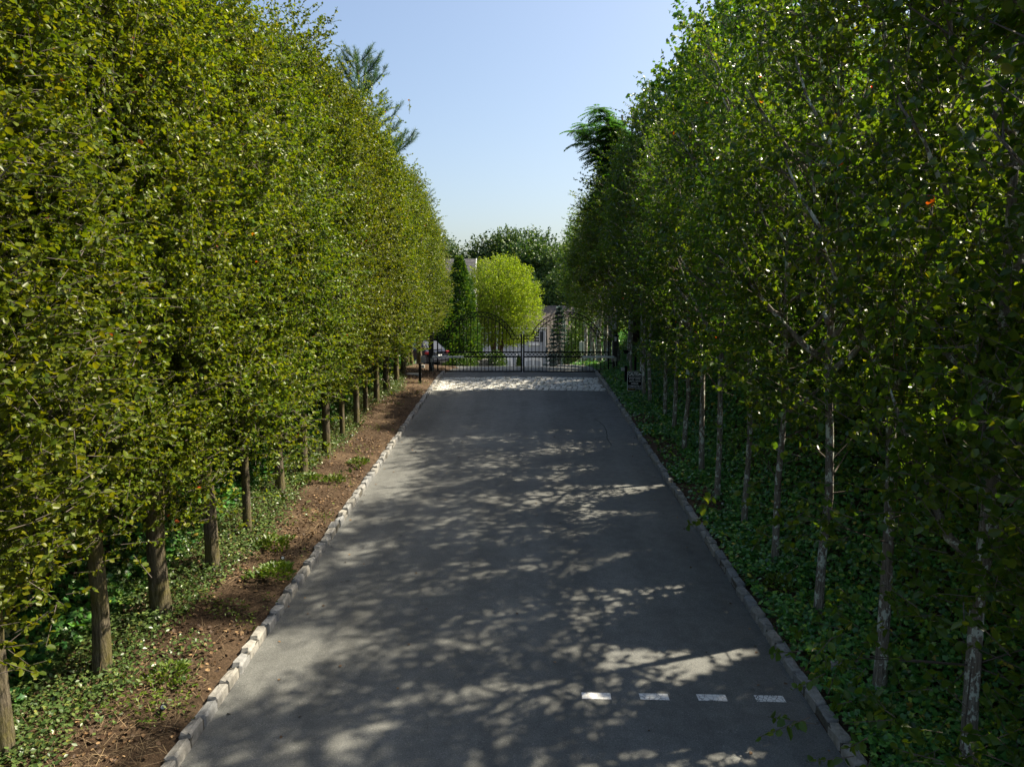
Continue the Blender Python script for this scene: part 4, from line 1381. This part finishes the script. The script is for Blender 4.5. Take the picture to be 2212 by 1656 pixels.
# path light with a dark shade in the ivy
z = float(gz(4.28, 26.6))
e = empty('intercom_post', (4.28, 26.6, z))
mb = MB(); mb.bevel_box(-.04, .04, -.04, .04, -.2, 1.12, .006); mb.build('post', M['black_metal'], e)
mb = MB(); mb.box(-.28, -.04, -.02, .02, .93, .97); mb.build('arm', M['black_metal'], e)
mb = MB(); mb.add([(-.48, -.07, 1.02), (-.28, -.07, 1.02), (-.28, .07, 1.02), (-.48, .07, 1.02), (-.40, -.06, .88), (-.28, -.06, .9), (-.28, .06, .9), (-.40, .06, .88)], [(0, 3, 2, 1)[::-1], (4, 7, 6, 5), (0, 1, 5, 4), (1, 2, 6, 5), (2, 3, 7, 6), (3, 0, 4, 7)]); mb.build('hood', M['black_metal'], e)
tag(e, 'black post with an arm and hooded keypad by the lantern post', 'keypad post')

# ---------------------------------------------------------------- caution sign
SX, SY = 3.84, 23.9
gz0 = float(gz(SX, SY))
e = empty('caution_sign', (SX, SY, gz0), R(-4))
SB = 0.06
sw, sh = .50, .665
mb = MB(); mb.bevel_box(-.02, .02, .012, .04, -.3, SB + .5, .004); mb.build('post', M['black_metal'], e)


def rrect(mb, w, h, r, y, z0, thick):
    pts = []
    for (cx, cz, a0) in ((w / 2 - r, h - r, 0), (-w / 2 + r, h - r, 90), (-w / 2 + r, r, 180), (w / 2 - r, r, 270)):
        for k in range(5):
            a = R(a0 + 22.5 * k)
            pts.append((cx + r * math.cos(a), cz + r * math.sin(a)))
    n = len(pts)
    mb.add([(x, y, z0 + z) for x, z in pts] + [(x, y + thick, z0 + z) for x, z in pts], [tuple(range(n)), tuple(range(2 * n - 1, n - 1, -1))] + [(i, i + n, (i + 1) % n + n, (i + 1) % n) for i in range(n)])


mb = MB(); rrect(mb, sw, sh, .04, 0, SB, .01); mb.build('plate', M['sign_white'], e)
mb = MB(); rrect(mb, sw - .028, sh - .028, .03, -.003, SB + .014, .0025); mb.build('panel', M['sign_black'], e)


def text(body, width, height, zc, mat, bold=0.0):
    cu = bpy.data.curves.new('lettering', 'FONT')
    cu.body = body; cu.align_x = 'CENTER'; cu.align_y = 'CENTER'; cu.size = 1; cu.offset = bold; cu.extrude = 0
    ob = bpy.data.objects.new('lettering', cu); COL.objects.link(ob)
    dg = bpy.context.evaluated_depsgraph_get()
    me = bpy.data.meshes.new_from_object(ob.evaluated_get(dg))
    bpy.data.objects.remove(ob)
    co = np.array([v.co[:] for v in me.vertices])
    lo, hi = co.min(0), co.max(0)
    for v in me.vertices:
        x = (v.co.x - (lo[0] + hi[0]) / 2) / (hi[0] - lo[0]) * width
        zz = (v.co.y - (lo[1] + hi[1]) / 2) / (hi[1] - lo[1]) * height
        v.co = (x, -.006, zc + zz)
    me.materials.clear(); me.materials.append(mat)
    return link('lettering', me, e)


text('CAUTION', .43, .115, SB + .575, M['sign_white'], .035)
for zz in (.485, .103):
    mb = MB(); mb.box(-.22, .22, -.007, -.003, SB + zz - .005, SB + zz + .005); mb.build('divider_line', M['sign_white'], e)
for t, w, zz in (('STOP HERE', .385, .425), ('UNTIL GATE', .385, .338), ('OPENS', .235, .250), ('COMPLETELY', .445, .163)):
    text(t, w, .058, SB + zz, M['sign_white'], .02)
text('GATE OPENS', .22, .03, SB + .056, M['sign_yellow'], .015).location.x = -.11
text('OUTWARDS', .20, .03, SB + .056, M['sign_white'], .015).location.x = .12
tag(e, 'black caution sign with white lettering standing in the ivy before the gate', 'sign')

# ---------------------------------------------------------------- small ground spotlights
def spot(x, y, lab, face):
    e = empty('ground_spotlight', (x, y, float(gz(x, y))), face)
    mb = MB(); mb.tube([(0, 0, -.06), (0, 0, .05)], .008, 6); mb.build('stake', M['black_metal'], e)
    mb = MB(); mb.tube([(0, .04, .05), (0, -.045, .08)], [.024, .032], 10); mb.build('housing', M['black_metal'], e)
    mb = MB(); mb.tube([(0, -.0455, .0802), (0, -.049, .0814)], [.022, .022], 10); mb.build('lens', M['silver_face'], e)
    tag(e, lab, 'spotlight', 'ground spotlights on the verges')


spot(-3.62, 6.75, 'black ground spotlight with silver rim among low weeds', 0.3)
spot(-3.62, 10.35, 'small black spotlight on bare earth next to the kerb weeds', 0.5)
spot(-3.55, 15.15, 'small black spotlight beside a low weed and the kerb', 0.4)
spot(-4.25, 10.95, 'black spotlight in vinca beside a thick mossy trunk', 1.0)
spot(-4.3, 17.6, 'flat black spotlight on earth between two mossy trunks', 1.0)
spot(3.72, 12.75, 'black spotlight in the ivy between grey-barked trunks', -0.8)
e = empty('marker_flag', (3.95, 8.2, float(gz(3.95, 8.2))))
mb = MB(); mb.tube([(0, 0, -.05), (0, 0, .22)], .005, 5); mb.build('stake', M['black_metal'], e)
mb = MB(); mb.bevel_box(-.02, .02, -.006, .006, .07, .17, .002); mb.build('tag', M['yellow_tag'], e)
tag(e, 'small yellow tag on a thin stake in the ivy', 'marker')
mb = MB(); mb.bevel_box(-.09, .09, -.07, .07, -.02, .08, .03); mb.v = [(x + random.uniform(-.015, .015), y + random.uniform(-.015, .015), z + random.uniform(-.01, .01)) for x, y, z in mb.v]
o = mb.build('rock', M['kerb_stone'], None, (3.5, 7.6, float(gz(3.5, 7.6)))); tag(o, 'small loose rock lying on straw beside the shaded kerb', 'rock')

# ---------------------------------------------------------------- notice, stone wall and car beyond the gate
z = float(gz(3.75, 44.2))
e = empty('notice_board', (3.75, 44.2, z))
mb = MB(); mb.bevel_box(-.03, .03, .01, .05, -.2, 1.45, .005); mb.build('post', M['white_paint'], e)
mb = MB(); mb.bevel_box(-.17, .17, -.012, .01, .82, 1.4, .006); mb.build('board', M['white_paint'], e)
tag(e, 'small plain white board on a post under the dark row beyond the gate', 'board')

e = empty('stone_wall', (-3.35, 48.3, zr(48.3)))
rw = random.Random(5)
mb = MB(); mb.add([(0, .03, -.4), (1.85, .03, -.4), (1.85, .4, -.4), (0, .4, -.4), (0, .03, .32), (1.85, .03, .72), (1.85, .4, .72), (0, .4, .32)], [(0, 3, 2, 1), (4, 5, 6, 7), (0, 1, 5, 4), (1, 2, 6, 5), (2, 3, 7, 6), (3, 0, 4, 7)])
mb.build('core', M['mortar'], e)
wm = [stone_mesh('stone', .25, .16, .15, M['wall_stone'], 90 + i, .3, .03) for i in range(6)]
for r_ in range(7):
    zz = -.25 + r_ * .15
    x = .06 + .1 * (r_ % 2)
    while x < 1.85:
        if zz + .1 < .3 + .4 * x / 1.85:
            s = rw.uniform(.8, 1.25)
            link('stone', rw.choice(wm), e, (x, .04, zz), (0, rw.uniform(-.15, .15), 0), (s, 1, 1))
        x += .255
tag(e, 'low dry stone wall beside the court beyond the gate', 'stone wall')


def make_car(loc, rz):
    e = empty('parked_car', loc, rz)
    # x forward, length 4.6, width 1.84; profile lofted over the width
    prof = [(-2.25, .45), (-2.3, .75), (-2.22, 1.0), (-2.05, 1.12), (-1.55, 1.62), (-.6, 1.68), (.35, 1.62), (1.05, 1.12), (2.0, .98), (2.28, .78), (2.3, .45), (2.1, .28), (-2.05, .3)]
    mb = MB()
    ys = [-.92, -.86, -.70, .70, .86, .92]
    n = len(prof)
    for yy in ys:
        k = {.92: .955, .86: .985, .70: 1.0}[abs(yy)]
        for (x, z) in prof:
            inset = 1.0
            y2 = yy
            if z > 1.15: y2 = yy * (1 - .24 * (z - 1.15) / .5)
            mb.v.append((x * k, y2, .28 + (z - .28) * (k if z < 1.5 else k * .995)))
    for i in range(len(ys) - 1):
        for j in range(n):
            a, b = i * n + j, i * n + (j + 1) % n
            mb.f.append((a, b, b + n, a + n))
    mb.f.append(tuple(range(n))); mb.f.append(tuple(range(len(ys) * n - 1, (len(ys) - 1) * n - 1, -1)))
    body = mb.build('body', M['car_paint'], e)
    # glass
    mb = MB(); mb.add([(-2.09, -.62, 1.14), (-2.09, .62, 1.14), (-1.62, .56, 1.58), (-1.62, -.56, 1.58)], [(0, 3, 2, 1)]); mb.build('rear_window', M['car_glass'], e)
    mb = MB(); mb.add([(1.08, -.66, 1.13), (1.08, .66, 1.13), (.42, .56, 1.6), (.42, -.56, 1.6)], [(0, 1, 2, 3)]); mb.build('windscreen', M['car_glass'], e)
    for s in (-1, 1):
        for (xa, xb, ta, tb) in ((-1.75, -.75, -1.45, -.75), (-.68, .25, -.68, .2), (.3, .95, .25, .42)):
            mb = MB(); mb.add([(xa, s * .925, 1.15), (xb, s * .925, 1.15), (tb, s * .86, 1.52), (ta, s * .86, 1.52)], [(0, 1, 2, 3) if s < 0 else (3, 2, 1, 0)]); mb.build('side_window', M['car_glass'], e)
        mb = MB(); mb.bevel_box(-2.33, -1.98, s * .78 - .15, s * .78 + .155, .88, 1.03, .03); mb.build('tail_lamp', M['car_lamp'], e)
        mb = MB(); mb.bevel_box(2.1, 2.31, s * .72 - .16, s * .72 + .16, .72, .86, .03); mb.build('headlight', M['silver_face'], e)
        mb = MB(); mb.bevel_box(.75, .95, min(s * .9, s * 1.06), max(s * .9, s * 1.06), 1.12, 1.26, .03); mb.build('mirror', M['car_paint'], e)
        for x in (-1.4, 1.4):
            w = MB(); w.tube([(x, s * .70, .34), (x, s * .94, .34)], .34, 20); wo = w.build('wheel', M['rubber'], e)
            w = MB(); w.tube([(x, s * .925, .34), (x, s * .955, .34)], .21, 14); w.build('rim', M['chrome'], wo)
    mb = MB(); mb.bevel_box(-2.34, -2.2, -.88, .88, .42, .6, .03); mb.build('rear_bumper', M['car_paint'], e)
    mb = MB(); mb.box(-2.335, -2.3, -.4, .4, .96, 1.0); mb.build('chrome_strip', M['chrome'], e)
    mb = MB(); mb.box(-2.33, -2.3, -.2, .2, .72, .84); mb.build('licence_plate', M['white_paint'], e)
    tag(e, 'dark parked car with red tail lamps seen behind the mossy trunks', 'car')
    return e


make_car((-6.75, 43.2, zr(43.2) - .01), R(145))

# ---------------------------------------------------------------- houses
def lap_wall(parent, x0, x1, y, z0, z1, mat, holes=(), step=.2, name='siding'):
    """lapped boards on a wall facing -Y, each board tilted, openings skipped"""
    mb = MB()
    z = z0
    while z < z1 - .01:
        zt = min(z + step, z1)
        cuts = [(x0, x1)]
        for (hx0, hx1, hz0, hz1) in holes:
            if hz0 < (z + zt) / 2 < hz1:
                nc = []
                for a, b in cuts:
                    if hx0 > a: nc.append((a, min(b, hx0)))
                    if hx1 < b: nc.append((max(a, hx1), b))
                    if hx1 <= a or hx0 >= b: nc = nc
                cuts = [c for c in nc if c[1] - c[0] > .01]
        for a, b in cuts:
            mb.add([(a, y - .03, z), (b, y - .03, z), (b, y - .004, zt), (a, y - .004, zt), (a, y, z), (b, y, z)], [(0, 1, 2, 3), (0, 4, 5, 1)])
        z = zt
    o = mb.build(name, mat, parent)
    return o


def roof_courses(parent, x0, x1, ya, za, yb, zb, mat, n=20, name='roof', thick=.12):
    """shingle courses from ridge (ya,za) to eave (yb,zb), stepped"""
    mb = MB()
    dy_, dz_ = (yb - ya) / n, (zb - za) / n
    ln = math.hypot(dy_, dz_); ny, nz = (dz_ / ln) * (1 if dy_ > 0 else 1), -dy_ / ln
    if nz < 0: ny, nz = -ny, -nz
    for k in range(n):
        y0, z0 = ya + dy_ * k, za + dz_ * k
        y1, z1 = y0 + dy_, z0 + dz_
        t = .03
        mb.add([(x0, y0, z0), (x1, y0, z0), (x1, y1 + ny * t, z1 + nz * t), (x0, y1 + ny * t, z1 + nz * t), (x0, y1, z1), (x1, y1, z1)], [(0, 1, 2, 3), (3, 2, 5, 4)])
    mb.add([(x0, ya - ny * thick, za - nz * thick), (x1, ya - ny * thick, za - nz * thick), (x1, yb - ny * thick, zb - nz * thick), (x0, yb - ny * thick, zb - nz * thick), (x0, yb, zb), (x1, yb, zb), (x0, ya, za), (x1, ya, za)], [(0, 1, 2, 3), (3, 2, 5, 4), (0, 3, 4, 6), (1, 7, 5, 2)])
    return mb.build(name, mat, parent)


def window(parent, x0, x1, z0, z1, y, nx=3, nz=4):
    w = empty('window_dummy') if False else None
    mb = MB()
    t = .09
    mb.box(x0 - t, x1 + t, y - .07, y - .035, z1, z1 + t); mb.box(x0 - t, x1 + t, y - .09, y - .035, z0 - t, z0)
    mb.box(x0 - t, x0, y - .07, y - .035, z0, z1); mb.box(x1, x1 + t, y - .07, y - .035, z0, z1)
    fr = mb.build('window', M['white_paint'], parent)
    for i in range(nx):
        for j in range(nz):
            mb = MB()
            w_, h_ = (x1 - x0) / nx, (z1 - z0) / nz
            mb.box(x0 + i * w_ + .018, x0 + (i + 1) * w_ - .018, y - .02, y - .012, z0 + j * h_ + .018, z0 + (j + 1) * h_ - .018)
            mb.build('pane', M['window_glass'], fr)
    mb = MB()
    for i in range(1, nx):
        x = x0 + (x1 - x0) * i / nx; mb.box(x - .018, x + .018, y - .05, y - .022, z0, z1)
    for j in range(1, nz):
        zz = z0 + (z1 - z0) * j / nz; h = .035 if j == nz // 2 else .018
        mb.box(x0, x1, y - .048, y - .0215, zz - h, zz + h)
    mb.build('glazing_bars', M['white_paint'], fr)
    return fr


HY = 98.0
HZ = zr(97.5)
gh = empty('grey_house', (0, HY, HZ))
ev = 1.63 - HZ
head = -2.62 - HZ
GD = [(-3.75, -1.35), (0.55, 2.78)]
W1 = (1.02, 2.45, -.25 - HZ, 1.2 - HZ); W2 = (-2.6, -1.15, -.25 - HZ, 1.2 - HZ)
holes = [(a - .15, b + .15, 0, head + .2) for a, b in GD] + [(w[0] - .08, w[1] + .08, w[2] - .08, w[3] + .08) for w in (W1, W2)]
mb = MB(); mb.box(-6.5, 3.42, .02, 8, -.6, ev); mb.build('wall', M['grey_siding'], gh)
lap_wall(gh, -6.5, 3.42, .02, -.3, ev, M['grey_siding'], holes, .2)
for w in (W1, W2):
    window(gh, w[0], w[1], w[2], w[3], .02)
    mb = MB(); mb.box(w[0] - .12, w[1] + .12, -.2, -.03, w[2] - .42, w[2] - .14); mb.build('window_box', M['white_paint'], gh)
    for a, b in ((w[0] - .58, w[0] - .14), (w[1] + .12, w[1] + .56)):
        mb = MB(); mb.box(a, b, -.07, -.03, w[2], w[3])
        sh = mb.build('shutter', M['shutter'], gh)
        mb = MB()
        for k in range(14): mb.box(a + .04, b - .04, -.085, -.071, w[2] + .06 + k * .098, w[2] + .12 + k * .098)
        mb.build('louvres', M['shutter'], sh)
for a, b in GD:
    # door frame and two leaves with arched panels
    mb = MB(); mb.box(a - .15, a, -.06, -.01, 0, head + .2); mb.box(b, b + .15, -.06, -.01, 0, head + .2); mb.box(a, b, -.06, -.01, head, head + .2); mb.build('garage_frame', M['white_paint'], gh)
    d = MB(); d.box(a, b, -.015, .015, -.1, head); dd = d.build('garage_door', M['white_paint'], gh)
    mid = (a + b) / 2
    for (xa, xb) in ((a + .1, mid - .09), (mid + .09, b - .1)):
        mb = MB()
        pts = [(xa, .15)] + [(xb, .15)]
        for k in range(9):
            t = k / 8
            x = xb + (xa - xb) * t
            arc = head - .12 - .20 * ((x - mid) / ((b - a) / 2)) ** 2
            pts.append((x, arc))
        mb.add([(x, -.028, z) for x, z in pts], [tuple(range(len(pts)))])
        mb.add([(xa, -.0285, 1.02), (xb, -.0285, 1.02), (xb, -.0285, .92), (xa, -.0285, .92)], [(3, 2, 1, 0)])
        mb.f[-1:] = []
        mb.build('panel', M['garage_panel'], dd)
        mb = MB(); mb.box(xa, xb, -.045, -.03, .95, 1.06); mb.build('cross_rail', M['white_paint'], dd)
    for s in (-1, 1):
        mb = MB(); mb.box(mid + s * .05 - .015, mid + s * .05 + .015, -.07, -.016, 1.0, 1.3); mb.build('handle', M['black_metal'], dd)
mb = MB(); mb.box(-.72, -.55, -.1, -.035, -.2, ev); mb.build('downpipe', M['white_paint'], gh)
mb = MB(); mb.box(3.3, 3.48, -.06, .1, ev - 2.6, ev); mb.build('corner_board', M['white_paint'], gh)
mb = MB(); mb.box(-6.7, 3.55, -.36, -.24, ev - .06, ev + .12); mb.build('gutter', M['white_paint'], gh)
roof_courses(gh, -6.7, 3.5, 4.0, 4.75 - HZ, -.25, ev + .05, M['shingle'], 22)
roof_courses(gh, -6.7, 12.0, 4.02, 4.75 - HZ, 8.3, ev + .05, M['shingle'], 10)
roof_courses(gh, 3.52, 12.0, 3.98, 4.74 - HZ, -3.9, -1.28 - HZ, M['shingle'], 42, 'catslide_roof')
mb = MB(); mb.box(3.4, 12.0, -4.02, -3.86, -1.5 - HZ, -1.28 - HZ); mb.build('gutter', M['cream_trim'], gh)
mb = MB(); mb.box(3.44, 12, -1.2, 8, -.6, -1.4 - HZ); mb.build('porch_wall', M['grey_siding'], gh)
mb = MB(); mb.box(3.85, 4.75, -1.26, -1.19, -.2, -2.1 - HZ); mb.build('front_door', M['shutter'], gh)
for x in (3.62, 5.0):
    mb = MB(); mb.bevel_box(x - .11, x + .11, -3.75, -3.5, -.5, -1.5 - HZ, .01); mb.build('porch_column', M['white_paint'], gh)
tag(gh, 'grey lap-sided house with brown shingle roof and two arched garage doors', 'house')

# white-gabled house left of the birch
LY = 80.0
LZ = zr(LY)
lh = empty('stone_house', (-5.5, LY, LZ))
rid = 10.2 - LZ; ev = 6.0 - LZ
mb = MB(); mb.box(-14, 0, 0, 9, -.6, ev); mb.build('wall', M['white_siding'], lh)
lap_wall(lh, -14, -.9, 0, 0, ev, M['white_siding'], [(-5.1, -3.7, 3.4, 5.1)], .22)
window(lh, -5, -3.8, 3.5, 5.0, 0)
mb = MB(); mb.add([(0, 0, ev), (0, 9, ev), (0, 4.5, rid - .1), (-14, 0, ev), (-14, 9, ev), (-14, 4.5, rid - .1)], [(0, 1, 2), (3, 5, 4)]); mb.build('gable', M['white_siding'], lh)
roof_courses(lh, -14.2, .15, 4.5, rid, -.35, ev - .25, M['shingle_grey'], 26)
roof_courses(lh, -14.2, .15, 4.52, rid, 9.35, ev - .25, M['shingle_grey'], 10)
mb = MB(); mb.add([(.16, -.4, ev - .42), (.26, -.4, ev - .42), (.26, 4.5, rid - .14), (.16, 4.5, rid - .14), (.16, -.4, ev - .2), (.26, -.4, ev - .2), (.26, 4.5, rid + .06), (.16, 4.5, rid + .06)], [(0, 3, 2, 1), (4, 5, 6, 7), (0, 1, 5, 4), (1, 2, 6, 5), (2, 3, 7, 6), (3, 0, 4, 7)]); mb.build('rake_board', M['white_paint'], lh)
pier = MB(); pier.box(-.8, .55, -.5, .3, -.4, 5.4); po = pier.build('stone_pier', M['mortar'], lh)
pm = [stone_mesh('stone', .42, .14, .24, M['cobble'], 120 + i, .2, .03) for i in range(5)]
for r_ in range(21):
    for k in range(4):
        link('stone', rw.choice(pm), po, (-.68 + .36 * k + (.05 if r_ % 2 else -.05), -.5, .1 + r_ * .255), (0, rw.uniform(-.05, .05), 0), (rw.uniform(.8, 1), 1, 1))
tag(lh, 'pale house with grey gable roof and stone corner pier behind the arborvitae', 'house')

# green house half hidden behind the shaded row
gr = empty('green_house', (9.0, 9.5, float(gz(9.0, 12))))
gzv = 0
mb = MB(); mb.box(0, 8, 0, 9, -1.2, 5.0); mb.build('wall', M['green_siding'], gr)
mb = MB()
z = -.6
while z < 5.0:
    zt = min(z + .2, 5.0)
    mb.add([(-.03, 0, z), (-.03, 9, z), (-.004, 9, zt), (-.004, 0, zt), (0, 0, z), (0, 9, z)], [(0, 3, 2, 1), (0, 1, 5, 4)])
    mb.add([(0, -.03, z), (8, -.03, z), (8, -.004, zt), (0, -.004, zt), (0, 0, z), (8, 0, z)], [(0, 1, 2, 3), (0, 4, 5, 1)])
    z = zt
mb.build('siding', M['green_siding'], gr)
for (ya, yb, za, zb_) in ((2.0, 3.2, 2.3, 3.9), (5.4, 6.6, 2.3, 3.9), (3.4, 4.6, .1, 1.5)):
    mb = MB(); mb.box(-.09, -.035, ya - .14, ya, za - .14, zb_ + .14); mb.box(-.09, -.035, yb, yb + .14, za - .14, zb_ + .14); mb.box(-.09, -.035, ya, yb, zb_, zb_ + .14); mb.box(-.1, -.035, ya, yb, za - .14, za)
    f = mb.build('window', M['cream_trim'], gr)
    mb = MB(); mb.box(-.045, -.036, ya, yb, za, zb_); mb.build('pane', M['window_glass'], f)
    mb = MB(); mb.box(-.06, -.046, ya, yb, (za + zb_) / 2 - .03, (za + zb_) / 2 + .03); mb.build('glazing_bars', M['cream_trim'], f)
mb = MB(); mb.box(-.07, -.035, -.1, .08, -1, 5); mb.box(-.07, -.035, 8.92, 9.1, -1, 5); mb.build('corner_board', M['cream_trim'], gr)
# roof: slope facing the drive (towards -X)
mb = MB()
for k in range(18):
    x0, z0 = 3.8 - (4.2) * k / 18, 8.6 - 3.7 * k / 18
    x1, z1 = 3.8 - (4.2) * (k + 1) / 18, 8.6 - 3.7 * (k + 1) / 18
    mb.add([(x0, -.4, z0), (x0, 9.4, z0), (x1 - .02, 9.4, z1 + .025), (x1 - .02, -.4, z1 + .025), (x1, 9.4, z1), (x1, -.4, z1)], [(0, 3, 2, 1), (3, 5, 4, 2)])
mb.add([(3.8, -.4, 8.58), (3.8, 9.4, 8.58), (8.4, 9.4, 4.6), (8.4, -.4, 4.6)], [(0, 3, 2, 1)])
mb.add([(-.4, -.4, 4.75), (-.4, 9.4, 4.75), (3.8, 9.4, 8.45), (3.8, -.4, 8.45)], [(0, 1, 2, 3)])
mb.build('roof', M['shingle'], gr)
mb = MB(); mb.add([(0, .0, 5), (8, .0, 5), (3.8, .0, 8.4), (0, 9, 5), (8, 9, 5), (3.8, 9, 8.4)], [(0, 1, 2), (3, 5, 4)]); mb.build('gable', M['green_siding'], gr)
tag(gr, 'dark green lap-sided house with cream window trim glimpsed through the shaded trees', 'house')

# white house behind the left-hand trees
wh = empty('white_house', (-14.0, 9, float(gz(-14, 14))))
mb = MB(); mb.box(-8, 0, 0, 13, -1.2, 4.6); mb.build('wall', M['white_siding'], wh)
mb = MB(); z = -.6
while z < 4.6:
    zt = min(z + .2, 4.6)
    mb.add([(.03, 0, z), (.03, 13, z), (.004, 13, zt), (.004, 0, zt), (0, 0, z), (0, 13, z)], [(0, 1, 2, 3), (0, 4, 5, 1)]); z = zt
mb.build('siding', M['white_siding'], wh)
mb = MB(); mb.add([(.5, -.4, 4.4), (.5, 13.4, 4.4), (-4, 13.4, 7.6), (-4, -.4, 7.6), (-8.5, 13.4, 4.4), (-8.5, -.4, 4.4)], [(0, 1, 2, 3), (3, 2, 4, 5)]); mb.build('roof', M['shingle'], wh)
for ya in (3, 8.5):
    mb = MB(); mb.box(.035, .08, ya - .1, ya + 1.2, 1.2, 2.9); f = mb.build('window', M['white_paint'], wh)
    mb = MB(); mb.box(.081, .09, ya, ya + 1.1, 1.3, 2.8); mb.build('pane', M['window_glass'], f)
mb = MB(); mb.add([(0, 0, 4.6), (-8, 0, 4.6), (-4, 0, 7.4), (0, 13, 4.6), (-8, 13, 4.6), (-4, 13, 7.4)], [(0, 2, 1), (3, 4, 5)]); mb.build('gable', M['white_siding'], wh)
tag(wh, 'white lap-sided house glimpsed through the olive-green trees', 'house')
